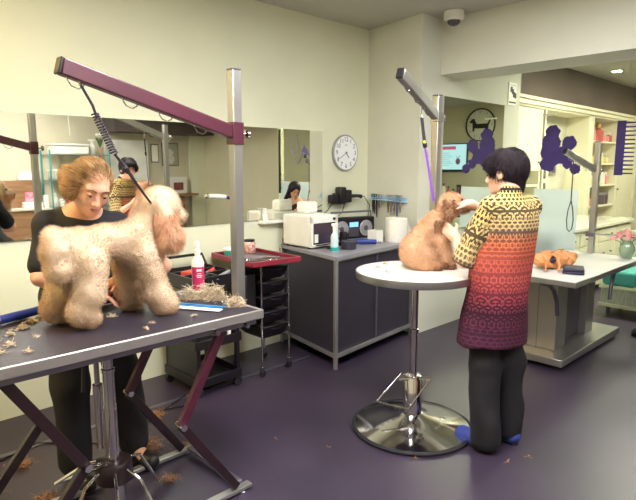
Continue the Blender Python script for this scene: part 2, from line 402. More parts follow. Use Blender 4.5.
# stethoscope and terrier (read in the long mirror)
VIO = mat('violet_vinyl', '#7a6db0', .6, scale=10)
mb = MB()
def circ(cx, cz, r, a0, a1, n=14): return [(cx+r*math.cos(a0+(a1-a0)*i/n), 5.939, cz+r*math.sin(a0+(a1-a0)*i/n)) for i in range(n+1)]
mb.tube([(-.60, 5.939, 2.03)]+circ(-.66, 1.84, .085, .2, -PI-.2)[::1]+[(-.72, 5.939, 2.03)], .006, 5)
mb.tube([(-.66, 5.939, 1.755)]+circ(-.72, 1.66, .06, .6, -PI*.75)+[(-.83, 5.939, 1.72)], .006, 5)
mb.ell((-.84, 5.939, 1.735), (.022, .003, .022), 12); mb.ell((-.60, 5.939, 2.035), (.012, .003, .012), 8); mb.ell((-.72, 5.939, 2.035), (.012, .003, .012), 8)
one('stethoscope_decal', mb, VIO, 'violet stethoscope decal on the glass, seen in the long mirror', 'decal')
def mx(ps, cx=-1.0): return [(cx+(-a)*1.0, z) for a, z in ps]
sc = [mx([(-.10, 1.60), (-.10, 1.70), (-.12, 1.76), (-.17, 1.77), (-.19, 1.80), (-.16, 1.83), (-.13, 1.89), (-.10, 1.84), (-.06, 1.82), (-.05, 1.76), (.06, 1.76), (.08, 1.84), (.10, 1.83), (.10, 1.60), (.05, 1.60), (.04, 1.65), (-.03, 1.65), (-.04, 1.60)])]
decal('terrier_decal', sc, 5.9443, 'violet terrier silhouette decal beside the stethoscope, seen in the long mirror', 'decal', VIO)
sb = [[(-1.27+.05*i+a, 1.80-.02*i+c) for a, c in ((0, 0), (.03, .015), (.03, .035), (0, .02))] for i in range(-1, 2)]
decal('clipper_decal', sb, 5.9443, 'small grey clipper silhouette decal beyond the terrier, seen in the long mirror', 'decal', VIO)

# ------------------------------------------------------------------ sign, clock, camera
t = thing('pillar_sign', 'small white notice with dark clipper picture high on the column', 'sign', (-2.935, 5.78, 2.2))
obj('board', MB().box((-2.939, 5.685, 2.20), (-2.931, 5.865, 2.44)), WHITEP, t, smooth=False)
mb = MB()
for a, z in ((5.72, 2.36), (5.75, 2.34), (5.78, 2.31), (5.81, 2.30)): mb.box((-2.9305, a-.0, z-.02), (-2.929, a+.045, z+.035))
mb.box((-2.9305, 5.70, 2.41), (-2.929, 5.85, 2.413)); mb.box((-2.9305, 5.70, 2.225), (-2.929, 5.85, 2.24))
obj('printed_picture', mb, mat('dark_print', '#3b3040', .6), t, smooth=False)

cy, cz = 3.90, 1.678
t = thing('wall_clock', 'round white wall clock with purple numerals right of the long mirror', 'clock', (W, cy, cz-.17))
obj('case', MB().lathe([(.165, 0), (.17, .01), (.17, .028), (.162, .032), (.158, .03)], (W+.001, cy, cz), 48, (1, 0, 0)), mat('clock_rim', '#a9a9ad', .4, .4), t)
obj('dial', MB().lathe([(.157, 0), (.157, .003)], (W+.030, cy, cz), 48, (1, 0, 0)), mat('clock_dial', '#f3f5f7', .5, col2='#eef1f4'), t, smooth=False)
INK = mat('clock_ink', '#3e3567', .6)
for h in range(1, 13):
    mb = MB(); a = 2*PI*h/12; text_mb(mb, str(h), (W+.0335, cy+.125*math.sin(a), cz+.125*math.cos(a)), (0, 1, 0), (0, 0, 1), .06, .0005); obj('numeral', mb, INK, t, smooth=False)
obj('maker_mark', MB().box((W+.0333, cy-.012, cz+.07), (W+.034, cy+.012, cz+.076)), INK, t, smooth=False)
def hand(n, a, L, w, off): 
    d = Vector((0, math.sin(a), math.cos(a))); c = Vector((W+.035+off, cy, cz)); obj(n, MB().beam(c-d*L*.2, c+d*L, w, .0015, (1, 0, 0)), INK, t, smooth=False)
hand('hour_hand', math.radians(140), .062, .007, 0); hand('minute_hand', math.radians(240), .105, .005, .002)
obj('hub', MB().cyl((W+.034, cy, cz), (W+.041, cy, cz), .006), INK, t)

cx, cyy = -2.72, 4.25
t = thing('dome_camera', 'white dome security camera on the ceiling beside the beam', 'camera', (cx, cyy, 2.74))
obj('housing', MB().lathe([(.06, 0), (.082, .012), (.085, .05), (.08, .075), (.07, .0795)], (cx, cyy, 2.77), 32), WHITEP, t)
obj('dome', MB().ell((cx, cyy, 2.77), (.057, .057, .045), 20), mat('smoked_dome', '#3a3540', .15, coat=.6), t)
# fluorescent ceiling panels of the salon
LED = mat('lit_diffuser', '#fff6df', .5, emit=1.0)
# ------------------------------------------------------------------ corner cabinet
t = thing('corner_cabinet', 'dark purple-grey cabinet with steel edging in the corner under the clock', 'cabinet', (-3.2, 3.5, 0))
GREYP = mat('aubergine_laminate', '#322b3a', .45, col2='#2d2735', scale=3)
fp = [(-3.645, 3.10), (-2.83, 2.94), (-2.955, 4.07), (-3.645, 4.20)]
def inset(p, d):
    c = Vector((sum(a for a, _ in p)/4, sum(b for _, b in p)/4)); return [tuple(Vector(q)+(c-Vector(q)).normalized()*d) for q in p]
obj('body', MB().quadbox(inset(fp, .02), .10, .845), GREYP, t, smooth=False)
obj('worktop', MB().quadbox(inset(fp, -.005), .848, .88), mat('grey_worktop', '#8d8b93', .35, col2='#84828b', scale=6), t, bev=.003)
obj('upstand', MB().quadbox([(-3.655, 3.12), (-3.645, 3.12), (-3.645, 4.2), (-3.655, 4.2)], .882, .93), GREYP, t, smooth=False)
ALU = mat('aluminium_profile', '#a9a5aa', .35, .7)
for (x, y) in fp: obj('leg', MB().box((x-.014, y-.014, 0), (x+.014, y+.014, .846)), ALU, t, bev=.003)
obj('bottom_rail', MB().beam((-2.835, 2.96, .10), (-2.952, 4.06, .10), .02, .028), ALU, t, smooth=False)
obj('bottom_rail', MB().beam((-3.63, 3.10, .10), (-2.84, 2.945, .10), .02, .028), ALU, t, smooth=False)
obj('top_rail', MB().beam((-2.828, 2.95, .852), (-2.95, 4.06, .852), .012, .016), ALU, t, smooth=False)
obj('door_gap', MB().beam((-2.901, 3.5, .12), (-2.901, 3.5, .84), .004, .03, (1, 0, 0)), mat('shadow_gap', '#5b5262', .6), t, smooth=False)

# ------------------------------------------------------------------ foreground grooming table
T1 = thing('grooming_table', 'large grooming table with black rubber top, folding maroon legs and maroon arm', 'grooming table', (-2.27, .96, 0))
ZT = .89; xa, xb, ya, yb = -2.58, -1.965, .33, 1.56
obj('tabletop', MB().box((xa+.012, ya+.012, ZT-.03), (xb-.012, yb-.012, ZT)), mat('ribbed_rubber_mat', '#28212d', .5, col2='#221b27', scale=30, bump=.5, bscale=130), T1, smooth=False)
mb = MB(); mb.box((xb-.014, ya, ZT-.038), (xb, yb, ZT+.004)); mb.box((xa, ya, ZT-.038), (xa+.014, yb, ZT+.004)); mb.box((xa+.014, yb-.014, ZT-.038), (xb-.014, yb, ZT+.004)); mb.box((xa+.014, ya, ZT-.038), (xb-.014, ya+.014, ZT+.004))
obj('edge_trim', mb, mat('aluminium_edge', '#bbb7b6', .35, .8, col2='#b1adac', scale=6), T1, bev=.004)
mb = MB(); mb.box((xa+.03, ya+.03, ZT-.065), (xb-.02, yb-.03, ZT-.04)); obj('under_frame', mb, STEELD, T1, bev=.004)
for x in (-2.02, -2.52):
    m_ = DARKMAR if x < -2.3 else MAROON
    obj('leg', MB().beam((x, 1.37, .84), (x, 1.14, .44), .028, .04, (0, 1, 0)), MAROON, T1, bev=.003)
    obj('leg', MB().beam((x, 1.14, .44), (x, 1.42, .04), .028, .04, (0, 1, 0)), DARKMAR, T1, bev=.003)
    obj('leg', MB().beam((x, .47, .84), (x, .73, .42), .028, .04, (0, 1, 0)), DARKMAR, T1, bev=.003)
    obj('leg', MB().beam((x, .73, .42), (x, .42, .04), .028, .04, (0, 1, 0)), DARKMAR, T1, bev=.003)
    obj('knee_bolt', MB().cyl((x-.03, 1.14, .44), (x+.03, 1.14, .44), .014), CHROME, T1)
    obj('knee_bolt', MB().cyl((x-.03, .73, .42), (x+.03, .73, .42), .014), CHROME, T1)
    obj('floor_rail', MB().box((x-.02, .40, .012), (x+.02, 1.50, .032)), STEEL, T1, bev=.003)
    for y in (.41, 1.45):
        obj('levelling_foot', MB().lathe([(.025, 0), (.025, .008), (.008, .013), (.008, .03)], (x, y, 0.0), 16), CHROME, T1)
for y in (1.455, .41): obj('cross_bar', MB().box((-2.5, y-.015, .033), (-2.04, y+.015, .048)), STEELD, T1, bev=.003)
cx, cy = -2.27, .94
obj('lift_column', MB().lathe([(.028, .0), (.028, .28), (.026, .29), (.026, .43), (.029, .432), (.029, .447), (.023, .45), (.023, .58)], (cx, cy, .24), 28), CHROME, T1)
obj('pump_column', MB().lathe([(.017, 0), (.017, .25), (.021, .252), (.021, .30), (.012, .302), (.012, .5)], (cx-.075, cy-.02, .30), 20), CHROME, T1)
obj('pump_cup', MB().lathe([(.05, 0), (.078, .005), (.08, .012), (.08, .085), (.074, .095), (.05, .1), (.03, .098)], (cx, cy, .17), 36), DARKMAR, T1)
obj('pump_housing', MB().lathe([(.09, 0), (.09, .01), (.05, .03), (.045, .15), (.05, .168)], (cx, cy, 0), 28), CHROME, T1)
for a in (20, 110, 200, 290, 340, 160):
    r = math.radians(a); d = Vector((math.cos(r), math.sin(r), 0)); p = Vector((cx, cy, .24))
    obj('spider_strut', MB().tube([p+d*.085, p+d*.16+Vector((0, 0, -.03)), Vector((cx, cy, .02))+d*.27], [.007, .007, .009], 8), CHROME, T1)
obj('release_lever', MB().tube([(cx-.02, cy-.05, .80), (cx-.03, cy-.09, .72), (cx-.03, cy-.10, .60)], .009, 8), BLACKP, T1)
for y in (.55, .75): obj('linkage', MB().tube([(-2.03, .73, .42), (-2.12, y+.1, .34), (cx, cy-.07, .25)], .007, 8), CHROME, T1)
obj('clamp_bolt', MB().cyl((-1.99, 1.46, .835), (-1.955, 1.46, .835), .010), CHROME, T1)
obj('clamp_bolt', MB().cyl((-1.99, 1.30, .835), (-1.955, 1.30, .835), .010), CHROME, T1)

# grooming arm of the foreground table: steel post, maroon arm
def noose_arm(t, label, post, top, tip, th, zc, M_arm, col_h, pw, hooks, base, cap=BLACKP):
    P_ = obj('post', MB().box((post[0]-pw/2, post[1]-pw/2, base[2]), (post[0]+pw/2, post[1]+pw/2, top)), STEEL, t, bev=.004)
    obj('post_cap', MB().box((post[0]-pw/2, post[1]-pw/2, top), (post[0]+pw/2, post[1]+pw/2, top+.008)), STEELD, P_, bev=.002)
    c0 = Vector((post[0], post[1], zc)); c1 = Vector(tip); d = (c1-c0).normalized()
    A_ = obj('grooming_arm', MB().beam(c0+d*pw*.5, c1, th*.75, th), M_arm, t, bev=.005); A_['label'] = label
    obj('end_cap', MB().beam(c1, c1+d*.012, th*.76, th*1.02), cap, A_, bev=.004)
    w = pw/2+.006
    obj('collar', MB().box((post[0]-w, post[1]-w, zc-col_h/2), (post[0]+w, post[1]+w, zc+col_h/2)), M_arm, t, bev=.003)
    kd = Vector((d.y, -d.x, 0)).normalized()
    k = obj('clamp_knob', MB().cyl(c0-d*0+Vector((0, w, 0)), c0+Vector((0, w+.03, 0)), .008), CHROME, t)
    obj('knob_head', MB().lathe([(.012, 0), (.022, .004), (.022, .018), (.012, .022)], c0+Vector((0, w+.028, 0)), 10, (0, 1, 0)), CHROME, k)
    for f in hooks:
        p = c0.lerp(c1, f)+Vector((0, 0, -th*.5)); dd = d*.03
        obj('hook', MB().tube([p-dd, p-dd*.9+Vector((0, 0, -.012)), p-dd*.2+Vector((0, 0, -.028)), p+dd*.7+Vector((0, 0, -.026)), p+dd*1.2+Vector((0, 0, -.008)), p+dd*1.25], .0028, 6), CHROME, A_)
    return t
noose_arm(T1, 'maroon arm with wire hooks', (-2.20, 1.588), 1.995, (-2.17, .79, 1.915), .062, 1.705, MAROON, .105, .05, (.12+.12, .36+.1, .66, .93), (-2.20, 1.588, ZT+.005))

# ------------------------------------------------------------------ round hydraulic table
RC = (-1.85, 2.585)
T2 = thing('round_grooming_table', 'round white grooming table on chrome pedestal with dished chrome base', 'grooming table', (RC[0], RC[1], 0))
ZR = .955; R2 = .345
obj('tabletop', MB().lathe([(R2-.008, 0), (R2-.008, .03)], (*RC, ZR-.03), 64), mat('glossy_white_top', '#f4f2ee', .25, col2='#efece6', scale=5, coat=.3), T2)
obj('edge_band', MB().lathe([(R2-.03, -.006), (R2-.002, -.006), (R2+.001, 0), (R2+.001, .034), (R2-.006, .036), (R2-.007, .0305)], (*RC, ZR-.032), 72), STEEL, T2)
obj('mount_plate', MB().lathe([(.10, 0), (.12, .012)], (*RC, ZR-.052), 32), STEELD, T2)
obj('column', MB().lathe([(.024, 0), (.024, .30), (.028, .302), (.028, .325), (.021, .33), (.021, .62)], (*RC, .285), 32), CHROME, T2)
obj('pump_housing', MB().lathe([(.062, 0), (.062, .015), (.056, .02), (.056, .235), (.05, .245), (.05, .26), (.03, .264)], (*RC, .07), 36), CHROME, T2)
obj('base', MB().lathe([(.345, .012), (.34, .022), (.28, .04), (.18, .06), (.09, .078), (.062, .095)], (*RC, 0), 72), CHROME, T2)
obj('base_rim', MB().lathe([(.345, 0), (.356, .003), (.358, .016), (.345, .024), (.335, .022)], (*RC, 0), 72), RUBBER, T2)
lv = [(-1.95, 2.54, .32), (-1.80, 2.65, .32)]
d2 = Vector((.70, .71, 0)); n2 = Vector((.71, -.70, 0)); c = Vector((*RC, 0))
p = [Vector((-1.90, 2.56, .32)), Vector((-1.94, 2.595, .31)), Vector((-1.99, 2.42, .17)), Vector((-1.815, 2.506, .15)), Vector((-1.781, 2.651, .30)), Vector((-1.80, 2.60, .32))]
obj('pump_lever', MB().tube(p, .007, 8), CHROME, T2)
obj('lever_pivot', MB().cyl(c-d2*.09+n2*.03+Vector((0, 0, .315)), c+d2*.1+n2*.03+Vector((0, 0, .315)), .012), CHROME, T2)
obj('post_clamp', MB().box((-2.01, 2.86, ZR-.06), (-1.95, 2.975, ZR-.034)), STEELD, T2, bev=.004)
noose_arm(T2, 'short steel arm with black end cap', (-1.98, 2.945), 1.975, (-1.90, 2.47, 2.045), .058, 1.85, STEEL, .06, .046, (.3, .6, .85), (-1.98, 2.945, ZR-.045))

# ------------------------------------------------------------------ stainless pedestal table
T3 = thing('pedestal_table', 'long white-topped table on stainless steel pedestal and base plate at the right', 'table', (-1.80, 4.7, 0))
obj('tabletop', MB().box((-2.13, 3.85, .73), (-1.43, 5.35, .76)), mat('pale_table_top', '#dcdcd8', .3, col2='#d4d4d2', scale=4), T3, smooth=False)
mb = MB(); mb.box((-1.43, 3.85, .723), (-1.418, 5.36, .763)); mb.box((-2.142, 3.838, .723), (-1.418, 3.85, .763)); mb.box((-2.142, 3.85, .723), (-2.13, 5.36, .763)); mb.box((-2.13, 5.35, .723), (-1.43, 5.36, .763))
obj('edge_trim', mb, STEEL, T3, bev=.002)
obj('base_plate', MB().box((-2.13, 4.12, .035), (-1.585, 5.40, .095)), STEEL, T3, bev=.006)
obj('column', MB().box((-2.02, 4.30, .096), (-1.72, 4.50, .72)), STEEL, T3, bev=.004)
obj('column', MB().box((-1.99, 4.93, .096), (-1.72, 5.10, .72)), STEEL, T3, bev=.004)
obj('centre_panel', MB().box((-1.90, 4.505, .096), (-1.78, 4.925, .72)), STEELD, T3, smooth=False)
obj('under_plate', MB().box((-2.1, 4.2, .7205), (-1.6, 5.2, .7275)), STEELD, T3, smooth=False)
obj('seam', MB().box((-1.86, 4.2685, .1), (-1.855, 4.2695, .71)), STEELD, T3, smooth=False)
for y in (4.55, 4.85):
    s_ = 1 if y > 4.7 else -1; q = []
for (y0, y1) in ((4.26, 3.95), (5.11, 5.32)):
    obj('bracket', MB().tube([(-1.60 if y0 > 4.5 else -1.70, y0, .40)]+[(-1.60 if y0 > 4.5 else -1.70, y0+(y1-y0)*(1-math.cos(a)), .40+.30*math.sin(a)) for a in (.4, .8, 1.2, PI/2)], .016, 8), STEELD, T3)
for x in (-2.1, -1.66):
    for y in (4.22, 5.37): obj('levelling_foot', MB().lathe([(.02, 0), (.02, .008), (.007, .012), (.007, .034)], (x, y, 0), 14), CHROME, T3)
noose_arm(T3, 'grey steel arm', (-1.85, 5.30), 1.765, (-1.99, 4.93, 1.68), .052, 1.51, STEEL, .08, .05, (.35, .6, .85), (-1.85, 5.30, .763), cap=BLACKP)
t = thing('clamp_rod', 'horizontal chrome rod clamped to the right hand post', 'rod', (-1.7, 5.26, .94))
obj('rod', MB().cyl((-2.0, 5.262, .935), (-1.45, 5.262, .955), .0075, n=10), CHROME, t)
obj('clamp_block', MB().box((-1.885, 5.235, .92), (-1.815, 5.274, .96)), STEELD, t, bev=.003)
for x in (-1.72, -1.62, -1.52): obj('ring', MB().cyl((x, 5.262, .946), (x+.03, 5.262, .947), .012, n=10), CHROME, t)
# slip lead hanging from that arm
mb = MB(); a = Vector((-1.953, 5.03, 1.60)); 
lp = [a, a+Vector((0, 0, -.35)), a+Vector((-.02, 0, -.43)), a+Vector((-.028, 0, -.52)), a+Vector((-.02, 0, -.60)), a+Vector((0, 0, -.625)), a+Vector((.022, 0, -.60)), a+Vector((.03, 0, -.52)), a+Vector((.02, 0, -.43)), a+Vector((.001, 0, -.35))]
one('slip_lead', mb.tube(lp, .005, 6), mat('dark_cord', '#3a2c33', .7), 'thin dark slip lead hanging in a loop from the right hand arm', 'lead')
# ------------------------------------------------------------------ trolleys between the tables
t = thing('tray_trolley', 'black drawer trolley with maroon tray top on chrome legs beside the corner cabinet', 'trolley', (-3.28, 2.57, 0))
def rot(p, c, a): return (c[0]+(p[0]-c[0])*math.cos(a)-(p[1]-c[1])*math.sin(a), c[1]+(p[0]-c[0])*math.sin(a)+(p[1]-c[1])*math.cos(a))
tc = (-3.27, 2.57)
for (x, y) in ((-3.10, 2.44), (-3.12, 2.72), (-3.43, 2.44), (-3.43, 2.72)):
    l = obj('leg', MB().cyl((x, y, .07), (x, y, .84), .008, n=10), CHROME, t)
    obj('caster_fork', MB().box((x-.012, y-.012, .035), (x+.012, y+.012, .085)), CHROME, l, bev=.003)
    obj('caster_wheel', MB().cyl((x-.008, y, .026), (x+.008, y, .026), .026, n=18), RUBBER, l)
for k in range(5):
    z = .27+k*.112; mb = MB()
    prof = [(0, z), (-.012, z+.02), (-.02, z+.05), (-.018, z+.085), (0, z+.095)]
    ring = []
    for (o, zz) in ((.035, z), (.012, z+.03), (0, z+.06), (-.006, z+.088), (-.012, z+.098), (-.004, z+.10)):
        ring.append([(-3.415+o, 2.455+o, zz), (-3.115-o, 2.455+o, zz), (-3.115-o, 2.705-o, zz), (-3.415+o, 2.705-o, zz)])
    vs = [v for r in ring for v in r]; fs = [(3, 2, 1, 0), tuple(len(vs)-4+i for i in range(4))]+[(i*4+j, i*4+(j+1) % 4, i*4+4+(j+1) % 4, i*4+4+j) for i in range(len(ring)-1) for j in range(4)]
    mb.add(vs, fs); d_ = obj('drawer', mb, BLACKP, t, bev=.008)
    obj('pull', MB().tube([(-3.095, 2.53, z+.085), (-3.085, 2.55, z+.08), (-3.085, 2.61, z+.08), (-3.095, 2.63, z+.085)], .005, 6), BLACKP, d_)
obj('side_box', MB().box((-3.42, 2.33, .40), (-3.14, 2.425, .78)), BLACKP, t, bev=.012)
mb = MB()
z = .855; A, B, C_, D_ = (-3.60, 2.36), (-3.02, 2.30), (-2.99, 2.72), (-3.57, 2.76)
mb.quadbox([A, B, C_, D_], z, z+.008)
q = [A, B, C_, D_]
for i in range(4):
    a, b = q[i], q[(i+1) % 4]; mb.beam((*a, z+.018), (*b, z+.018), .022, .036)
obj('tray', mb, mat('maroon_tray', '#8a2438', .4, col2='#7a2032', scale=8), t, bev=.003)
obj('tray_liner', MB().quadbox([(-3.56, 2.385), (-3.05, 2.335), (-3.025, 2.695), (-3.54, 2.735)], z+.009, z+.014), mat('dark_liner', '#4d3b42', .6, col2='#5a464c', scale=20), t, smooth=False)
TZ = .871
one('scissors_pouch', MB().box((-3.42, 2.42, TZ), (-3.20, 2.56, TZ+.012), .2), mat('grey_pouch', '#8b8488', .5, col2='#6d666b', scale=18), 'flat grey scissor case lying in the maroon tray', 'case', bev=.004)
def scissors(x, y, z, a, lab, cat='scissors', M_=CHROME, group=None):
    t = thing('grooming_scissors', lab, cat, (x, y, z), group); c, s = math.cos(a), math.sin(a)
    def R(u, v, w=0): return (x+u*c-v*s, y+u*s+v*c, z+w)
    for k in (-1, 1):
        b = obj('blade', MB().tube([R(0, 0, .004), R(.04, .004*k, .004), R(.09, .002*k, .004)], [.004, .0035, .001], 6), M_, t)
        obj('finger_ring', MB().tube([R(-.07+.015*math.cos(q), .018*k+.013*math.sin(q), .004) for q in [2*PI*i/12 for i in range(12)]], .003, 6, True), M_, t)
        obj('shank', MB().tube([R(0, 0, .004), R(-.055, .014*k, .004)], .003, 6), M_, t)
    return t
scissors(-3.15, 2.45, TZ+.002, .9, 'steel grooming scissors nearest the front of the maroon tray')
scissors(-3.12, 2.60, TZ+.002, 2.1, 'steel grooming scissors at the right of the maroon tray')
one('steel_comb', MB().box((-3.32, 2.60, TZ), (-3.17, 2.625, TZ+.004), .5), CHROME, 'steel comb lying at the back of the maroon tray', 'comb')
# jar and teal tub standing behind on the trolley
j = thing('treat_jar', 'clear jar of pink treats with black lid behind the maroon tray', 'jar', (-3.50, 2.64, TZ))
obj('jar_body', MB().lathe([(.045, 0), (.05, .01), (.05, .075), (.042, .09)], (-3.50, 2.64, TZ), 24), mat('jar_of_treats', '#d8c6b4', .25, col2='#c06a6a', scale=45, detail=1), j)
obj('lid', MB().lathe([(.046, 0), (.046, .016)], (-3.50, 2.64, TZ+.0905), 24), BLACKP, j)
j = thing('wipes_tub', 'low teal and white tub behind the maroon tray', 'tub', (-3.50, 2.47, TZ))
obj('tub_body', MB().lathe([(.055, 0), (.062, .01), (.062, .04)], (-3.50, 2.47, TZ), 24), mat('teal_plastic', '#3fae9d', .4), j)
obj('lid', MB().lathe([(.066, 0), (.066, .012), (.055, .02)], (-3.50, 2.47, TZ+.0405), 24), WHITEP, j)

t = thing('tool_cart', 'low black plastic tool cart on wheels behind the folding table leg', 'cart', (-3.30, 2.08, 0))
for x, y in ((-3.11, 2.22), (-3.50, 2.22), (-3.11, 1.90), (-3.50, 1.90)):
    obj('upright', MB().box((x-.015, y-.015, .065), (x+.015, y+.015, .75)), BLACKP, t, bev=.004)
    w_ = obj('caster_wheel', MB().cyl((x-.012, y, .032), (x+.012, y, .032), .032, n=20), RUBBER, t)
for z in (.065, .33):
    mb = MB(); mb.box((-3.52, 1.88, z), (-3.09, 2.24, z+.02))
    for a, b in (((-3.52, 1.88), (-3.09, 1.88)), ((-3.09, 1.88), (-3.09, 2.24)), ((-3.09, 2.24), (-3.52, 2.24)), ((-3.52, 2.24), (-3.52, 1.88))): mb.beam((*a, z+.035), (*b, z+.035), .014, .06)
    obj('shelf', mb, BLACKP, t, bev=.003)
mb = MB(); mb.box((-3.53, 1.87, .73), (-3.08, 2.25, .745))
for a, b in (((-3.53, 1.87), (-3.08, 1.87)), ((-3.08, 1.87), (-3.08, 2.25)), ((-3.08, 2.25), (-3.53, 2.25)), ((-3.53, 2.25), (-3.53, 1.87)), ((-3.38, 1.87), (-3.38, 2.25)), ((-3.23, 1.87), (-3.23, 2.25)), ((-3.38, 2.06), (-3.08, 2.06))):
    mb.beam((*a, .785), (*b, .785), .014, .085)
obj('top_tray', mb, BLACKP, t, bev=.003)
obj('push_handle', MB().tube([(-3.50, 1.88, .82), (-3.56, 1.88, .90), (-3.56, 2.24, .90), (-3.50, 2.24, .82)], .011, 8), BLACKP, t)
obj('side_panel', MB().box((-3.5, 1.885, .08), (-3.12, 1.892, .70)), BLACKP, t, smooth=False)
one('red_clipper_box', MB().box((-3.36, 1.94, .747), (-3.26, 2.04, .835), .3), mat('red_plastic', '#c8453c', .4, col2='#b93c34', scale=12), 'small red box in the top tray of the tool cart', 'box', bev=.006)
one('white_jar', MB().lathe([(.03, 0), (.034, .01), (.034, .10), (.026, .11), (.026, .12)], (-3.45, 2.12, .747), 20), WHITEP, 'white jar in the top tray of the tool cart', 'jar')
for i, (x, y, c) in enumerate(((-3.30, 2.12, 'red'), (-3.16, 2.15, 'grey'), (-3.15, 1.97, 'black'))):
    m_ = {'red': MATS['red_plastic'], 'grey': mat('grey_plastic', '#8d8790', .45), 'black': BLACKP}[c]
    mb = MB().tube([(x, y-.06, .775), (x, y-.02, .79), (x+.01, y+.05, .83)], [.018, .022, .014], 10)
    one('clipper', mb, m_, '%s hand clipper lying in the top tray of the tool cart' % c, 'clipper')
for i, (x, y, h) in enumerate(((-3.2, 2.15, .10), (-3.16, 2.10, .12), (-3.13, 2.17, .08))):
    one('small_bottle', MB().lathe([(.014, 0), (.014, h*.7), (.006, h*.8), (.006, h)], (x, y, .351), 12), WHITEP, ['short', 'tallest', 'lowest'][i]+' white bottle on the middle shelf of the tool cart', 'bottle', 'bottles on the cart shelf')
one('floor_cable', MB().tube([(-3.1, 1.6, .006), (-3.05, 1.75, .006), (-3.2, 1.85, .006), (-3.0, 1.45, .006), (-2.9, 1.2, .006), (-3.2, .9, .006), (-3.1, .6, .006), (-3.35, .4, .006)], .005, 6), BLACKP, 'thin black cable trailing across floor under the large grooming table', 'cable')

# ------------------------------------------------------------------ on the corner cabinet
Z = .8805
t = thing('sterilizer_cabinet', 'white box shaped sterilizer with dark glass door on the corner cabinet', 'sterilizer', (-3.40, 3.20, Z))
c = (-3.42, 3.20)
def Q(x, y): return rot((x, y), c, -.04)
x0, x1, y0, y1 = -3.58, -3.22, 3.06, 3.36
obj('casing', MB().quadbox([Q(x0, y0), Q(x1-.012, y0), Q(x1-.012, y1), Q(x0, y1)], Z+.012, Z+.272), WHITEP, t, bev=.012)
mb = MB(); xf = x1-.010
for a, b in (((y0, Z+.02), (y0+.025, Z+.267)), ((y1-.025, Z+.02), (y1, Z+.267)), ((y0, Z+.21), (y1, Z+.267)), ((y0, Z+.015), (y1, Z+.035))):
    mb.quadbox([Q(xf, a[0]), Q(xf+.02, a[0]), Q(xf+.02, b[0]), Q(xf, b[0])], a[1], b[1])
d_ = obj('door', mb, WHITEP, t, bev=.003)
obj('door_window', MB().quadbox([Q(xf, y0+.026), Q(xf+.008, y0+.026), Q(xf+.008, y1-.026), Q(xf, y1-.026)], Z+.036, Z+.209), mat('tinted_window', '#3b3446', .12, coat=.5), d_, smooth=False)
obj('window_label', MB().quadbox([Q(xf+.0085, y0+.045), Q(xf+.0095, y0+.045), Q(xf+.0095, y0+.085), Q(xf+.0085, y0+.085)], Z+.05, Z+.12), WHITEP, d_, smooth=False)
obj('knob', MB().lathe([(.012, 0), (.010, .014)], (*Q(xf+.02, y1-.05), Z+.24), 14, (1, 0, 0)), BLACKP, d_)
for x in (x0+.03, x1-.05):
    for y in (y0+.03, y1-.03): obj('foot', MB().cyl((*Q(x, y), Z), (*Q(x, y), Z+.014), .012, n=12), BLACKP, t)
obj('rack', MB().box((xf+.02, y0+.03, Z+.03), (xf+.035, y1-.03, Z+.035)), CHROME, t)
t = thing('towel_dispenser', 'white dispenser box standing on top of the sterilizer', 'dispenser', (-3.50, 3.25, Z+.273))
obj('box_body', MB().box((-3.54, 3.18, Z+.273), (-3.42, 3.33, Z+.375)), WHITEP, t, bev=.02)
def spray(name, lab, x, y, z, h, r, body, liquid=None, facing=(1, 0), group=None, lbl=None, lblside=(1, -.3)):
    t = thing(name, lab, 'spray bottle', (x, y, z), group); u = Vector((facing[0], facing[1], 0)).normalized(); hb = h*.66
    b_ = obj('bottle_body', MB().lathe([(r*.9, 0), (r, .006), (r, hb*.72), (r*.86, hb*.82), (r*.42, hb*.97), (r*.4, hb)], (x, y, z), 24), body, t)
    if liquid: obj('liquid', MB().lathe([(r*1.005, .004), (r*1.01, hb*.22)], (x, y, z), 24), liquid, t)
    p = Vector((x, y, z+hb)); 
    obj('collar', MB().lathe([(r*.5, 0), (r*.52, .02)], p, 20), WHITEP, t)
    mb = MB(); q = p+Vector((0, 0, .02)); mb.tube([q, q+Vector((0, 0, h*.12))], [r*.35, r*.42], 12); e = q+Vector((0, 0, h*.14))
    mb.beam(e-u*r*.9, e+u*r*1.15, r*.7, h*.075); mb.tube([e+u*r*1.1, e+u*r*1.4], r*.22, 8)
    obj('spray_head', mb, WHITEP, t, bev=.002)
    obj('trigger', MB().tube([e+u*r*.8+Vector((0, 0, -.006)), e+u*r*.95+Vector((0, 0, -h*.06)), e+u*r*.75+Vector((0, 0, -h*.12))], r*.12, 6), WHITEP, t)
    return t, b_
CLR = mat('milky_clear_plastic', '#c9dde2', .25, col2='#bfd4da')
spray('spray_bottle', 'clear spray bottle with turquoise liquid in front of the sterilizer', -3.03, 3.13, Z, .245, .031, CLR, mat('turquoise_liquid', '#2aa6a8', .2), (.3, -1))
t = thing('round_tin', 'low round black tub on the corner cabinet beside spray bottle', 'tub', (-3.04, 3.31, Z))
obj('tub_body', MB().lathe([(.058, 0), (.062, .004), (.062, .055)], (-3.04, 3.31, Z), 32), mat('charcoal_plastic', '#332f3b', .5), t)
obj('lid', MB().lathe([(.065, 0), (.065, .012), (.05, .015)], (-3.04, 3.31, Z+.0555), 32), mat('charcoal_lid', '#413d4a', .5), t)
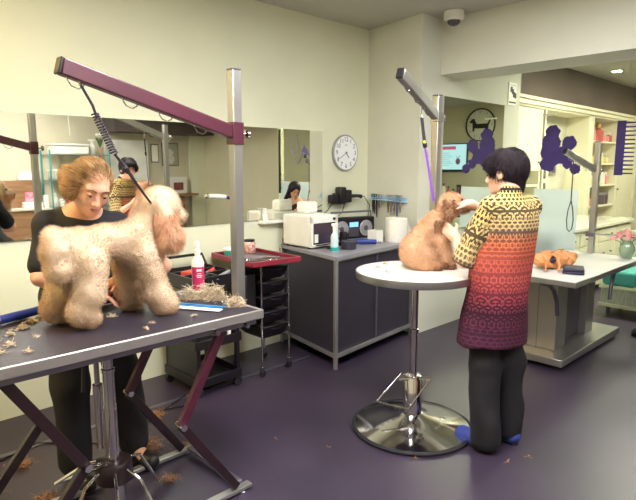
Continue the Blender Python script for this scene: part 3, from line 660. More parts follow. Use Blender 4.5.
# radio
t = thing('boombox', 'black portable radio with two round speakers against the wall on cabinet', 'radio', (-3.43, 3.83, Z)); a_ = -.0
o = Vector((-3.50, 3.58, Z)); u = Vector((.19, .98, 0)).normalized(); n = Vector((u.y, -u.x, 0)); up_ = Vector((0, 0, 1))
def slab(n0, u0, u1, z0, z1, n1): 
    mb = MB(); ps = [o+u*a+n*b for a, b in ((u0, n0), (u1, n0), (u1, n1), (u0, n1))]; mb.quadbox([(p.x, p.y) for p in reversed(ps)], Z+z0, Z+z1); return mb
obj('casing', slab(-.09, 0, .50, 0, .20, 0), BLACKP, t, bev=.015)
for s_ in (.11, .39):
    p = o+u*s_+n*.001+up_*.095
    k = obj('speaker_ring', MB().lathe([(.072, 0), (.076, .006), (.066, .010), (.064, .004)], p, 32, n), mat('silver_plastic', '#b9b7be', .35, .5), t)
    obj('speaker_cone', MB().lathe([(.062, .002), (.03, .0015), (.02, .006)], p, 28, n), mat('speaker_cone', '#59545f', .6), k)
mm_ = mat('lit_blue_display', '#7fb6ff', .4, emit=.9)
obj('display', slab(0, .20, .30, .11, .155, .003), mm_, t, smooth=False)
obj('control_panel', slab(0, .19, .31, .02, .10, .002), mat('panel_grey', '#4b4652', .4), t, smooth=False)
p0, p1 = o+u*.02-n*.04+up_*.20, o+u*.48-n*.04+up_*.20
obj('handle', MB().tube([p0, p0+up_*.05, p1+up_*.05, p1], .010, 8), mat('handle_grey', '#7c7885', .4, .3), t)
# hair dryer / blue clipper lying
t = thing('blue_clipper', 'blue hand clipper lying on the cabinet in front of the radio', 'clipper', (-3.12, 3.60, Z))
obj('clipper_body', MB().tube([(-3.22, 3.52, Z+.024), (-3.15, 3.58, Z+.026), (-3.06, 3.68, Z+.022)], [.018, .024, .02], 12), BLUEP, t)
obj('blade_head', MB().beam((-3.06, 3.68, Z+.02), (-3.03, 3.715, Z+.018), .036, .022), CHROME, t, bev=.003)
t = thing('paper_box', 'small white open paper box beside the blue clipper', 'box', (-3.15, 3.78, Z))
mb = MB(); fpq = [(-3.19, 3.72), (-3.09, 3.72), (-3.10, 3.82), (-3.20, 3.82)]
for i in range(4): mb.beam((*fpq[i], Z+.055), (*fpq[(i+1) % 4], Z+.055), .004, .11)
mb.quadbox(fpq, Z, Z+.004); obj('box_walls', mb, WHITEP, t, smooth=False)
t = thing('paper_roll', 'big white paper towel roll on the corner cabinet behind the dog', 'paper roll', (-3.06, 3.96, Z))
PAPER = mat('tissue_paper', '#f6f4ec', .9, col2='#efece2', scale=60, bump=.15, bscale=150)
obj('roll', MB().lathe([(.025, 0), (.095, 0), (.098, .004), (.098, .21), (.09, .215), (.025, .215), (.024, .19)], (-3.06, 3.96, Z), 40), PAPER, t)
obj('loose_sheet', MB().add([(-3.0, 4.035, Z+.205), (-2.965, 4.06, Z+.1), (-2.96, 4.07, Z+.02), (-3.03, 4.056, Z+.205), (-3.02, 4.062, Z+.1), (-3.01, 4.068, Z+.01)], [(0, 1, 4, 3), (1, 2, 5, 4)]), PAPER, t, smooth=False)
t = thing('charger', 'small black charging base next to the round black tub', 'charger', (-3.20, 3.42, Z))
obj('base', MB().box((-3.25, 3.38, Z), (-3.15, 3.46, Z+.03)), BLACKP, t, bev=.008)
obj('cradle', MB().box((-3.24, 3.40, Z+.0305), (-3.18, 3.45, Z+.12)), BLACKP, t, bev=.01)
one('cable_heap', MB().tube([(-3.13+.04*math.cos(i*.9)+.01*math.sin(i*2.1), 3.20+.035*math.sin(i*.9), Z+.005+.0008*i) for i in range(20)], .004, 6), BLACKP, 'coiled black cable between spray bottle and round black tub', 'cable')
one('power_cable', MB().tube([(-3.6, 3.86, 1.22), (-3.58, 3.80, 1.12), (-3.50, 3.62, 1.08), (-3.36, 3.50, 1.02), (-3.22, 3.43, Z+.125)], .004, 6), BLACKP, 'black cable hanging from wall holder down to the charging base', 'cable')
one('power_cable', MB().tube([(-3.59, 3.90, 1.26), (-3.50, 4.02, 1.27), (-3.48, 4.08, 1.18), (-3.5, 4.08, 1.06), (-3.53, 4.02, .95), (-3.56, 3.9, Z+.01)], .004, 6), BLACKP, 'black cable looping right from wall holder behind the radio', 'cable')
one('power_cable', MB().tube([(-3.60, 3.70, 1.22), (-3.56, 3.58, 1.15), (-3.54, 3.42, 1.08), (-3.50, 3.30, Z+.295)], .004, 6), BLACKP, 'black cable running from wall holder onto the sterilizer', 'cable')
# wall holder with black dryers
t = thing('clipper_holder', 'black clipper charger rack fixed to the wall under the clock', 'charger', (W, 3.84, 1.2))
obj('wall_plate', MB().box((W+.0005, 3.74, 1.20), (W+.02, 3.94, 1.30)), BLACKP, t, bev=.005)
obj('cup', MB().box((W+.021, 3.76, 1.20), (W+.10, 3.84, 1.36)), BLACKP, t, bev=.012)
obj('cup', MB().box((W+.021, 3.86, 1.21), (W+.09, 3.93, 1.33)), BLACKP, t, bev=.012)
obj('block', MB().box((W+.021, 3.66, 1.21), (W+.085, 3.75, 1.29)), BLACKP, t, bev=.012)
obj('nozzle', MB().tube([(W+.06, 3.93, 1.27), (W+.08, 4.02, 1.27), (W+.09, 4.06, 1.262)], [.018, .016, .020], 12), BLACKP, t)
# magnetic tool rack on the end wall
e = Vector((.72, -.14, 0)).normalized(); nn_ = Vector((-e.y, e.x, 0))*-1; w0 = Vector((-3.62, 4.25-.04*.19, 1.235)); 
def onwall(s, z, off): 
    p = Vector((-3.66, 4.25, 0))+e*s+nn_*off; return Vector((p.x, p.y, z))
ACR = mat('pale_blue_acrylic', '#a8cbe6', .2, col2='#9cc2e0')
t = thing('tool_rack', 'pale blue strip rack on the end wall holding scissors and combs', 'rack', tuple(onwall(.34, 1.225, .0)))
mb = MB(); mb.beam(onwall(.07, 1.235, .03), onwall(.60, 1.228, .03), .055, .008)
mb.beam(onwall(.07, 1.25, .003), onwall(.60, 1.243, .003), .004, .04); obj('strip', mb, ACR, t, smooth=False)
for i, (s, L, M_) in enumerate(((.13, .15, 'k'), (.155, .16, 'k'), (.19, .19, 'k'), (.225, .10, 's'), (.26, .06, 's'), (.36, .13, 's'), (.40, .15, 's'), (.45, .15, 's'), (.49, .20, 'd'), (.53, .12, 's'))):
    mm_ = {'k': BLACKP, 's': CHROME, 'd': mat('blue_grey_steel', '#5d6f93', .4, .5)}[M_]
    t = thing('hanging_scissors', ['leftmost black', 'second from left black', 'third from left, longest black', 'fourth from left, short chrome', 'fifth from left, shortest chrome', 'sixth from left chrome', 'seventh from left chrome', 'eighth from left chrome', 'long blue-grey', 'rightmost chrome'][i]+' scissors hanging in the pale blue wall rack', 'scissors', tuple(onwall(s, 1.23-L, .03)), 'scissors in the wall rack')
    z0 = 1.245
    for k in (-1, 1):
        obj('blade', MB().tube([onwall(s+.004*k, z0, .03), onwall(s+.006*k, z0-L*.5, .03), onwall(s+.01*(k > 0), z0-L, .03)], [.004, .006, .002], 6), mm_, t)
        obj('finger_ring', MB().tube([onwall(s+.016*k+.013*math.cos(q), z0+.026+.014*math.sin(q), .03) for q in [2*PI*j/12 for j in range(12)]], .003, 5, True), mm_, t)

# on the mirror ledge
spray('spray_bottle', 'white trigger spray bottle lying low in front of long mirror behind the steel post', W+.04, 2.90, 1.101, .10, .022, WHITEP, None, (.5, -1))
t = thing('mirror_clipper', 'white clipper with blue tail hanging on the long mirror left of the post', 'clipper', (W+.03, 2.42, 1.30))
obj('suction_hook', MB().lathe([(.018, 0), (.014, .010)], (W+.0145, 2.36, 1.325), 16, (1, 0, 0)), CHROME, t)
obj('clipper_body', MB().tube([(W+.045, 2.36, 1.325), (W+.05, 2.42, 1.322), (W+.05, 2.50, 1.315)], [.014, .020, .017], 12), WHITEP, t)
obj('blue_tail', MB().tube([(W+.05, 2.50, 1.315), (W+.05, 2.56, 1.305), (W+.05, 2.60, 1.29)], [.010, .009, .007], 8), BLUEP, t)

# ------------------------------------------------------------------ on the foreground table
TT = ZT+.0045
PINK = mat('magenta_label', '#c42a63', .5, col2='#b82459', scale=10)
x, y = -2.475, 1.53
t = thing('spray_bottle', 'white pump bottle with magenta label standing on the large grooming table', 'spray bottle', (x, y, ZT))
obj('bottle_body', MB().lathe([(.030, 0), (.032, .006), (.032, .16), (.029, .175), (.013, .20), (.012, .205)], (x, y, ZT), 28), WHITEP, t)
lb = obj('label', MB().add([(x+.0326*math.cos(a), y+.0326*math.sin(a), ZT+z) for z in (.02, .145) for a in [-1.75+2.6*i/14 for i in range(15)]], [(i, i+1, 16+i, 15+i) for i in range(14)]), PINK, t)
mb = MB(); aa = -.37; un = Vector((math.cos(aa), math.sin(aa), 0)); ut = Vector((-un.y, un.x, 0)); cc = Vector((x, y, ZT))+un*.0332
for i, (w_, z_, h_) in enumerate(((.026, .128, .010), (.020, .110, .003), (.030, .100, .003), (.024, .092, .003), (.028, .05, .002), (.028, .044, .002))): mb.beam(cc-ut*w_/2+up_*z_, cc+ut*w_/2+up_*z_, .0008, h_)
obj('label_print', mb, WHITEP, lb, smooth=False)
obj('pump_head', MB().lathe([(.015, 0), (.016, .025), (.010, .03), (.010, .045), (.013, .047), (.012, .065), (.006, .07)], (x, y, ZT+.2055), 20), WHITEP, t)
# comb and blue scissors etc
def bar(nm, a, b, w_, h_, M_, lab, cat, z=TT): return one(nm, MB().beam((*a, z+h_/2), (*b, z+h_/2), w_, h_), M_, lab, cat, bev=.001)
bar('white_ruler', (-2.40, 1.215), (-2.08, 1.40), .04, .004, WHITEP, 'white comb sleeve lying along the edge of the large grooming table', 'ruler')
t = thing('blue_comb', 'long blue comb lying beside the white sleeve on the large table', 'comb', (-2.26, 1.37, TT))
obj('spine', MB().beam((-2.43, 1.27, TT+.003), (-2.10, 1.45, TT+.003), .012, .006), mat('cyan_plastic', '#2f7fb8', .35), t)
mb = MB()
for i in range(44):
    p = Vector((-2.42, 1.272, TT+.002)).lerp(Vector((-2.12, 1.438, TT+.002)), i/43); mb.beam(p, p+Vector((.012, -.022, 0)), .002, .003)
obj('teeth', mb, mat('cyan_plastic', '#2f7fb8', .35), t, smooth=False); t.children[-1]['kind'] = 'stuff'
scissors(-2.13, 1.47, TT, -.7, 'small scissors beside the fur pile at corner of the large table')
scissors(-2.44, 1.30, TT, -2.3, 'steel scissors lying by the pump bottle on the large table')
one('nail_clipper', MB().tube([(-2.50, 1.28, TT+.008), (-2.45, 1.32, TT+.01), (-2.41, 1.31, TT+.008)], [.006, .01, .006], 8), CHROME, 'chrome nail clipper behind the poodle front paw', 'clipper')
t = thing('blue_grooming_handle', 'blue tube shaped handle lying at the left end of the large table', 'handle', (-2.55, .62, ZT))
obj('grip', MB().cyl((-2.535, .60, ZT+.024), (-2.60, .80, ZT+.024), .019, n=18), BLUEP, t)
obj('end_cap', MB().cyl((-2.531, .588, ZT+.024), (-2.5352, .601, ZT+.024), .0205, n=18), CHROME, t)
obj('shaft', MB().cyl((-2.531, .588, ZT+.024), (-2.47, .40, ZT+.02), .010, n=12), CHROME, t)
# leash: chain loop then coiled black lead to the poodle
LEADM = mat('black_lead', '#2b2430', .55)
t = thing('grooming_noose', 'black coiled noose hanging from maroon arm to the big poodle', 'lead', (-2.19, 1.02, 1.36))
a = Vector((-2.168, .855, 1.862)); b_ = Vector((-2.20, .99, 1.60)); c_ = Vector((-2.24, 1.165, 1.385))
obj('upper_cord', MB().tube([a, a.lerp(b_, .3)+Vector((0, .008, 0)), a.lerp(b_, .5)], .0055, 6), LEADM, t)
p0, p1 = a.lerp(b_, .42), b_; dd = (p1-p0).normalized(); q1 = dd.orthogonal().normalized(); q2 = dd.cross(q1)
obj('coil', MB().tube([p0.lerp(p1, i/110)+(q1*math.cos(i*.9)+q2*math.sin(i*.9))*.013 for i in range(111)], .0035, 6), LEADM, t)
obj('lower_strap', MB().tube([b_, b_.lerp(c_, .25)+Vector((0, .005, 0)), b_.lerp(c_, .6), c_], [.005, .009, .006, .005], 8), LEADM, t)
obj('slide_lock', MB().beam(b_.lerp(c_, .24), b_.lerp(c_, .36), .02, .018), BLACKP, t, bev=.004)
obj('swivel_clip', MB().tube([a+Vector((0, 0, .03)), a+Vector((0, .004, .01)), a+Vector((0, 0, -.01))], [.003, .006, .004], 8), CHROME, t)

# lead of the small dog
t = thing('grooming_lead', 'purple strap lead with black buckle hanging from the short steel arm', 'lead', (-1.98, 2.74, 1.4))
A0 = Vector((-1.944, 2.731, 1.85)); A1 = Vector((-1.93, 2.745, 1.70)); A2 = Vector((-1.905, 2.77, 1.52)); A3 = Vector((-1.88, 2.79, 1.345))
obj('chain', MB().tube([A0+Vector((0, 0, .05)), A0, A0.lerp(A1, .15)], .004, 6), CHROME, t)
obj('strap', MB().beam(A0.lerp(A1, .12), A1.lerp(A2, .15), .018, .008, (1, -1, 0)), LEADM, t, bev=.001)
obj('buckle', MB().beam(A1.lerp(A2, .0), A1.lerp(A2, .22), .024, .014, (1, -1, 0)), BLACKP, t, bev=.003)
obj('yellow_bead', MB().ell(A1+Vector((.01, -.012, -.01)), .010, 12), mat('yellow_plastic', '#e2e04a', .4), t)
obj('purple_strap', MB().beam(A1.lerp(A2, .2), A3, .013, .003, (1, -1, 0)), mat('purple_nylon', '#7a3fb5', .6), t, smooth=False)

# on the pedestal table
x, y, z = -1.70, 4.26, .7605
t = thing('wallet', 'folded dark navy wallet on the pedestal table in front of tote bag', 'wallet', (-1.57, 4.22, .7605))
NAVY = mat('navy_leather', '#1f1b3c', .5, col2='#1a1733', scale=20)
obj('back_flap', MB().box((-1.66, 4.13, .7612), (-1.51, 4.31, .781), .35), NAVY, t, bev=.006)
obj('front_flap', MB().box((-1.66, 4.13, .783), (-1.515, 4.315, .803), .38), NAVY, t, bev=.007)
t = thing('flower_vase', 'green glass vase of pink roses on far corner of pedestal table', 'vase', (-1.53, 5.24, .7605))
vx, vy = -1.53, 5.24
obj('vase', MB().lathe([(.035, 0), (.045, .01), (.06, .06), (.058, .10), (.04, .14), (.043, .15), (.037, .149), (.034, .13)], (vx, vy, .7605), 28), mat('green_vase_glass', '#8fa58c', .15, col2='#7d9479', coat=.5), t)
ROSE = mat('rose_petals', '#f0a8ac', .6, col2='#e58c96', scale=40, sub=.1); LEAFM = mat('leaf_green', '#56704a', .6, col2='#475f3d', scale=30)
for i, (dx, dy, dz, r) in enumerate(((0, 0, .21, .042), (-.06, -.03, .19, .040), (.06, .02, .20, .040), (-.03, .06, .23, .036), (.02, -.06, .18, .036), (-.10, -.06, .17, .034), (.05, .07, .18, .034), (-.08, .03, .21, .034))):
    mb = MB(); c = Vector((vx+dx, vy+dy, .7605+dz))
    for k in range(9):
        a = k*2.4; rr = r*(.25+.08*k); o_ = Vector((math.cos(a), math.sin(a), .5-.09*k)).normalized()
        M_ = o_.to_track_quat('Z', 'Y').to_matrix(); mb.ell(c+o_*rr*.55, (r*.5, r*.5, r*.16), 8, M_)
    mb.ell(c, r*.5, 8)
    f_ = obj('rose_bloom', mb, ROSE, t)
    obj('stem', MB().tube([(vx+dx*.1, vy+dy*.1, .78), (vx+dx*.5, vy+dy*.5, .90), (vx+dx, vy+dy, .7605+dz-.01)], .003, 5), LEAFM, f_)

# fur clippings: on the big table, on the floor
def clump(c, r, m_, n, lab, seed, flat=.4, group=None, L=.03):
    rg = np.random.RandomState(seed); V = []; F = []
    for i in range(n):
        a = rg.rand()*2*PI; q = abs(rg.normal())*.5; p = np.array(c)+np.array([math.cos(a)*q*r, math.sin(a)*q*r, abs(rg.normal())*r*flat*math.exp(-q*q)+.003])
        d = rg.normal(size=3); d[2] *= .5; d /= np.linalg.norm(d); e_ = np.cross(d, rg.normal(size=3)); e_ /= np.linalg.norm(e_)
        l = L*(.5+rg.rand()); s = .0012; q2 = p+d*l*.5+e_*l*.15; q3 = p+d*l
        for q_ in (q2, q3): q_[2] = max(q_[2], c[2]+.001)
        b = len(V); V += [p-e_*s, p+e_*s, q2+e_*s, q2-e_*s, q3+e_*s*.4, q3-e_*s*.4]; F += [(b, b+1, b+2, b+3), (b+3, b+2, b+4, b+5)]
    o = np_mesh('fur_clump', np.array(V), np.array(F), m_, loc=c); return tag(o, lab, 'fur', group, 'stuff')
FURL = mat('clipped_cream_fur', '#d3c3a8', .9, col2='#bba58a', scale=30); FURO = mat('clipped_apricot_fur', '#b98a6a', .9, col2='#a3744f', scale=20)
for i, (x, y, r) in enumerate(((-2.36, 1.50, .045), (-2.29, 1.52, .045), (-2.12, 1.51, .03), (-2.40, 1.43, .035))):
    clump((x, y, ZT+.001), r, FURL, 1100, 'loose pile of cream fur by the steel post on the large table', i, .55, 'fur pile at the post')
k = 10
for (x, y, r, n) in ((-2.42, .66, .03, 160), (-2.49, .72, .03, 160), (-2.36, .60, .018, 90), (-2.30, .52, .03, 120), (-2.22, .56, .02, 80), (-2.15, .50, .022, 80), (-2.40, .55, .014, 50), (-2.09, .58, .014, 40), (-2.26, .66, .012, 40), (-2.12, 1.08, .012, 30), (-2.06, 1.02, .010, 25), (-2.34, 1.0, .02, 90), (-2.10, 1.27, .010, 25)):
    clump((x, y, ZT+.001), r, FURL, n, 'small scattered tuft of cream fur on the black rubber table top', k, .25, 'fur tufts on the large table', .014); k += 1
rg = random.Random(3)
for (x, y, r, n) in ((-2.85, .55, .09, 260), (-3.0, .75, .07, 200), (-2.75, .35, .08, 220), (-3.05, 1.55, .07, 200), (-2.70, 1.32, .11, 420), (-2.55, 1.50, .06, 160), (-2.9, 1.25, .05, 120), (-2.6, .75, .06, 150), (-2.95, 1.05, .05, 120), (-2.35, 1.25, .05, 100)):
    clump((x, y, .002), r, FURO, n, 'tangled heap of apricot fur clippings on the floor under the large table', k, .22, 'fur heaps on the floor', .03); k += 1
for (x, y) in ((-2.02, 2.05), (-1.62, 2.3), (-2.3, 1.9), (-1.25, 2.62), (-1.2, 2.75)):
    clump((x, y, .001), .015, FURO, 18, 'tiny wisp of fur on the open floor near the chrome base', k, .15, 'fur wisps on the open floor', .012); k += 1
for (x, y, r) in ((-2.10, 2.62, .03), (-2.06, 2.50, .02), (-1.93, 2.42, .02)):
    clump((x, y, ZR+.001), r, FURO, 40, 'thin wisp of apricot fur on the round white table', k, .15, 'fur wisps on the round table', .014); k += 1
# ------------------------------------------------------------------ reception behind the glass
XF = -3.11
CAB = CREAMP
t = thing('wall_cabinets', 'tall cream fitted cabinet wall with cornice seen through the glass', 'cabinet', (-3.28, 8.3, 0))
mb = MB(); mb.box((-3.449, 5.98, 0), (-3.43, 10.79, 2.28)); obj('back_board', mb, mat('pale_back_board', '#dcd8c6', .6), t, smooth=False)
mb = MB(); mb.box((-3.448, 5.98, 2.26), (XF, 10.79, 2.285)); mb.box((-3.448, 5.98, 2.285), (XF+.03, 10.79, 2.34)); mb.box((-3.448, 5.98, 2.34), (XF+.06, 10.79, 2.38)); obj('cornice', mb, CAB, t, bev=.006)
for y in (6.0, 6.93, 7.03, 8.50, 8.66, 9.76, 10.74): obj('side_panel', MB().box((-3.43, y, .05), (XF-.003, y+.035, 2.259)), CAB, t, smooth=False)
def cdoor(y0, y1, z0, z1, kside):
    d = obj('door', MB().box((XF-.022, y0, z0), (XF-.002, y1, z1)), CAB, t, bev=.003)
    w_ = .06; mb = MB()
    for a in ((y0+w_, z0+w_, y1-w_, z0+w_+.012), (y0+w_, z1-w_-.012, y1-w_, z1-w_), (y0+w_, z0+w_+.012, y0+w_+.012, z1-w_-.012), (y1-w_-.012, z0+w_+.012, y1-w_, z1-w_-.012)): mb.box((XF-.0018, a[0], a[1]), (XF+.004, a[2], a[3]))
    obj('panel_moulding', mb, CAB, d, smooth=False); yk = y1-.05 if kside > 0 else y0+.05
    obj('knob', MB().lathe([(.008, 0), (.008, .012), (.016, .018), (.014, .028)], (XF-.0018, yk, z0+.1 if z0 > 1 else (z0+z1)/2), 12, (1, 0, 0)), STEELD, d)
cdoor(6.04, 6.92, 1.50, 2.25, 1); cdoor(9.80, 10.73, .12, 2.25, -1)
obj('counter_shelf', MB().box((-3.43, 6.04, 1.30), (XF-.004, 6.93, 1.325)), CAB, t, smooth=False)
obj('niche_front', MB().box((-3.43, 8.54, .05), (XF-.004, 8.66, 2.259)), CAB, t, smooth=False)
for z in (.62, .95, 1.27, 1.60, 1.93): obj('shelf', MB().box((-3.43, 8.70, z-.022), (XF-.004, 9.76, z)), CAB, t, smooth=False)
# counter
t = thing('reception_counter', 'cream drawer counter with glossy white top behind the glass', 'counter', (-2.78, 7.2, 0))
obj('carcass', MB().box((-3.10, 6.02, .06), (-2.46, 8.45, .80)), CAB, t, smooth=False)
obj('worktop', MB().box((-3.10, 5.99, .802), (-2.42, 8.48, .845)), mat('gloss_white_top', '#f3efdc', .15, coat=.5), t, bev=.004)
for i in range(4):
    y0 = 6.05+i*.60
    for z0, z1 in ((.62, .78), (.34, .60), (.08, .32)):
        d = obj('drawer', MB().box((-2.458, y0, z0), (-2.442, y0+.57, z1)), CAB, t, bev=.002)
        for dy in (.16, .40): obj('knob', MB().lathe([(.007, 0), (.007, .010), (.014, .016), (.012, .024)], (-2.4418, y0+dy, (z0+z1)/2), 12, (1, 0, 0)), STEELD, d)
# framed pictures in the niche
for i, (y, z0, z1, w_) in enumerate(((7.55, 1.38, 1.84, .26), (7.95, 1.42, 1.95, .20), (7.60, 1.10, 1.32, .22))):
    t = thing('picture_frame', ['dark framed picture in the cabinet niche partly behind poodle decal', 'narrow silver framed picture right of the dark one in niche', 'low framed picture at the bottom of the cabinet niche'][i], 'picture', (-3.42, y, z0))
    obj('frame', MB().box((-3.429, y, z0), (-3.405, y+w_, z1)), [mat('dark_frame', '#5a5152', .4, .4), STEEL, STEELD][i], t, bev=.003)
    obj('print', MB().box((-3.4045, y+.03, z0+.04), (-3.402, y+w_-.03, z1-.04)), mat('grey_print', '#8d8a7e', .5, col2='#4f4a4d', scale=9), t, smooth=False)
# shop products: every bottle its own
PINKB = mat('pink_bottle', '#e39a94', .35); REDB = mat('red_bottle', '#c9655f', .35); YEL = mat('cream_bottle', '#e6d9a0', .4); LIL = mat('lilac_bottle', '#b59ac0', .35); DRK = mat('dark_jar', '#5d4a55', .4)
def product(x, y, z, h, r, m_, lab, cap=WHITEP, group='products on the reception shelves', box=False):
    t = thing('product_bottle' if not box else 'product_jar', lab, 'bottle' if not box else 'jar', (x, y, z), group)
    if box: obj('jar_body', MB().lathe([(r*.95, 0), (r, .006), (r, h*.75)], (x, y, z), 16), m_, t); obj('lid', MB().lathe([(r*1.02, 0), (r*1.02, h*.22)], (x, y, z+h*.755), 16), cap, t)
    else:
        obj('bottle_body', MB().lathe([(r*.92, 0), (r, .006), (r, h*.62), (r*.5, h*.74), (r*.32, h*.78)], (x, y, z), 16), m_, t); obj('cap', MB().lathe([(r*.42, 0), (r*.42, h*.2)], (x, y, z+h*.785), 14), cap, t)
xs = -3.22
lev = {1.93: 'top shelf', 1.60: 'second shelf', 1.27: 'third shelf', .95: 'fourth shelf'}
pos = ['leftmost', 'second from the left', 'third from the left', 'fourth from the left', 'fifth from the left', 'rightmost']
GOLD = mat('gold_cap', '#c9a24f', .35, .4)
for z, items in ((1.93, [(8.85, .27, .075, PINKB, GOLD), (9.02, .15, .05, REDB, WHITEP), (9.17, .26, .08, REDB, GOLD), (9.36, .15, .05, PINKB, WHITEP), (9.50, .14, .05, PINKB, WHITEP), (9.64, .16, .05, REDB, WHITEP)]),
                 (1.60, [(8.82, .20, .04, YEL, WHITEP), (8.98, .15, .05, YEL, GOLD), (9.2, .18, .04, WHITEP, GOLD), (9.38, .17, .04, YEL, WHITEP), (9.54, .14, .05, YEL, WHITEP)]),
                 (1.27, [(8.85, .22, .05, WHITEP, STEELD), (9.0, .16, .05, YEL, WHITEP), (9.42, .25, .06, WHITEP, BLACKP), (9.6, .20, .05, PINKB, WHITEP)]),
                 (.95, [(8.82, .18, .05, YEL, WHITEP), (8.95, .14, .05, PINKB, WHITEP), (9.45, .20, .07, DRK, STEEL), (9.62, .2, .06, DRK, STEEL)]),
                 (.62, [(9.0, .24, .06, LIL, WHITEP), (9.2, .18, .06, LIL, WHITEP)])):
    for i, (y, h, r, m_, cp) in enumerate(items):
        p = pos[i] if i < len(items)-1 else 'rightmost'
        kind = m_.name.replace('_', ' ').replace('plastic', 'bottle').replace(' bottle', '').replace(' jar', '')
        product(xs, y, z, h, r, m_, '%s %s on the %s of the reception shelves' % (p, kind+(' jar' if m_ is DRK else ' bottle'), lev.get(z, 'bottom shelf')), cp, box=m_ is DRK)
# bench
t = thing('wicker_bench', 'white wicker bench with white ledge behind glass below the pedestal table', 'bench', (-.85, 6.42, 0))
obj('wicker_base', MB().box((-2.02, 6.17, .12), (.35, 6.68, .28)), mat('white_wicker', '#d9d4c6', .7, col2='#b5b0a4', scale=50, bump=.8, bscale=60, stretch=(3, 3, .4)), t, smooth=False)
obj('ledge', MB().box((-2.04, 6.15, .281), (.37, 6.70, .315)), CREAMP, t, bev=.004)
obj('plinth_rail', MB().box((-2.04, 6.15, .085), (.37, 6.70, .119)), CREAMP, t, bev=.004)
obj('backrest', MB().box((-2.04, 6.705, .085), (.37, 6.74, .85)), CREAMP, t, bev=.004)
for x in (-1.95, -.85, .28):
    for y in (6.22, 6.64): obj('foot', MB().cyl((x, y, 0), (x, y, .085), .022, n=12), STEELD, t)
for i, (a, b) in enumerate(((-2.02, -1.70), (-1.685, -1.10), (-1.09, -.50), (-.49, .33))):
    one('bench_cushion', MB().box((a, 6.17, .3155), (b, 6.68, .47)), TEAL, ['teal bench cushion at the left end, short one', 'teal bench cushion second from left, behind table bracket', 'teal bench cushion third from left on the wicker bench', 'teal bench cushion at the right end of the wicker bench'][i], 'cushion', 'teal bench cushions', bev=.03, seg=4)
# far wall: dachshund clock, screen, side table with bottles (seen in the column mirror)
YF = 10.8; cx, cz = .31, 2.42
t = thing('dachshund_clock', 'big round clock with black dachshund silhouette on the reception wall', 'clock', (cx, YF, cz-.35))
obj('rim', MB().lathe([(.325, 0), (.345, .006), (.345, .035), (.325, .042), (.319, .012)], (cx, YF-.001, cz), 56, (0, -1, 0)), BLACKP, t)
obj('dial', MB().lathe([(.317, 0), (.317, .02)], (cx, YF-.001, cz), 56, (0, -1, 0)), mat('cream_dial', '#dfe0cf', .5), t, smooth=False)
for h in range(1, 13):
    mb = MB(); a = 2*PI*h/12; text_mb(mb, str(h), (cx+.27*math.sin(a), YF-.0215, cz+.27*math.cos(a)), (1, 0, 0), (0, 0, 1), .07, .0005); obj('numeral', mb, INK, t, smooth=False)
dog = [(.22, -.10), (.22, -.055), (.16, -.04), (.15, .0), (.13, .06), (.17, .10), (.20, .085), (.26, .075), (.27, .06), (.22, .045), (.19, .03), (.17, -.0)]
sil = [(-.20, -.11), (-.20, -.02), (-.24, .06), (-.25, .10), (-.22, .08), (-.17, .02), (.09, .02), (.13, .07), (.15, .11), (.20, .11), (.25, .075), (.27, .05), (.25, .035), (.20, .04), (.19, -.02), (.19, -.11), (.15, -.11), (.14, -.055), (.10, -.06), (-.12, -.06), (-.15, -.11)]
obj('dachshund_silhouette', MB().prism([(a*.95, b*1.2-.0) for a, b in sil], (cx, YF-.0215, cz), (1, 0, 0), (0, 0, 1), (0, -.004, 0)), BLACKP, t, smooth=False)
t = thing('television', 'wall television with pale blue page and pink header in the column mirror', 'television', (1.05, YF, 1.45))
obj('casing', MB().box((.58, YF-.05, 1.44), (1.62, YF-.001, 2.05)), BLACKP, t, bev=.006)
SCR = bpy.data.materials.new('lit_screen'); SCR.use_nodes = True; b = SCR.node_tree.nodes['Principled BSDF']; b.inputs['Base Color'].default_value = (.02, .02, .02, 1); b.inputs['Emission Color'].default_value = lin('#bfe8f2'); b.inputs['Emission Strength'].default_value = 1.1
obj('screen', MB().box((.60, YF-.0515, 1.485), (1.60, YF-.0505, 2.03)), SCR, t, smooth=False)
def em(n, c, s=.9):
    m_ = bpy.data.materials.new(n); m_.use_nodes = True; b = m_.node_tree.nodes['Principled BSDF']; b.inputs['Base Color'].default_value = (.02, .02, .02, 1); b.inputs['Emission Color'].default_value = lin(c); b.inputs['Emission Strength'].default_value = s; return m_
mb = MB(); mb.box((.86, YF-.054, 1.92), (1.22, YF-.052, 1.99)); obj('screen_header', mb, em('lit_pink_header', '#d0587c'), t, smooth=False)
mb = MB()
for i in range(7): mb.box((1.02-.04*(i % 3), YF-.0535, 1.84-.045*i), (1.50, YF-.052, 1.85-.045*i))
obj('screen_lines', mb, em('lit_grey_lines', '#8fb7c4'), t, smooth=False)
mb = MB(); mb.ell((.80, YF-.053, 1.66), (.06, .002, .07), 14); mb.tube([(.80, YF-.053, 1.70), (.84, YF-.053, 1.78)], .006, 5); mb.tube([(.80, YF-.053, 1.70), (.75, YF-.053, 1.79)], .006, 5)
obj('screen_picture', mb, em('lit_dark_picture', '#6a4a5c'), t, smooth=False)
t = thing('side_cabinet', 'dark side cabinet under the television in the column mirror', 'cabinet', (1.0, 10.55, 0))
obj('body', MB().box((.45, 10.3, .05), (1.7, 10.78, .88)), mat('dark_cabinet', '#5a5361', .5), t, bev=.004); obj('worktop', MB().box((.43, 10.28, .882), (1.72, 10.79, .91)), STEELD, t, bev=.003)
for x in (.5, 1.65):
    for y in (10.35, 10.73): obj('foot', MB().cyl((x, y, 0), (x, y, .05), .02, n=10), STEELD, t)
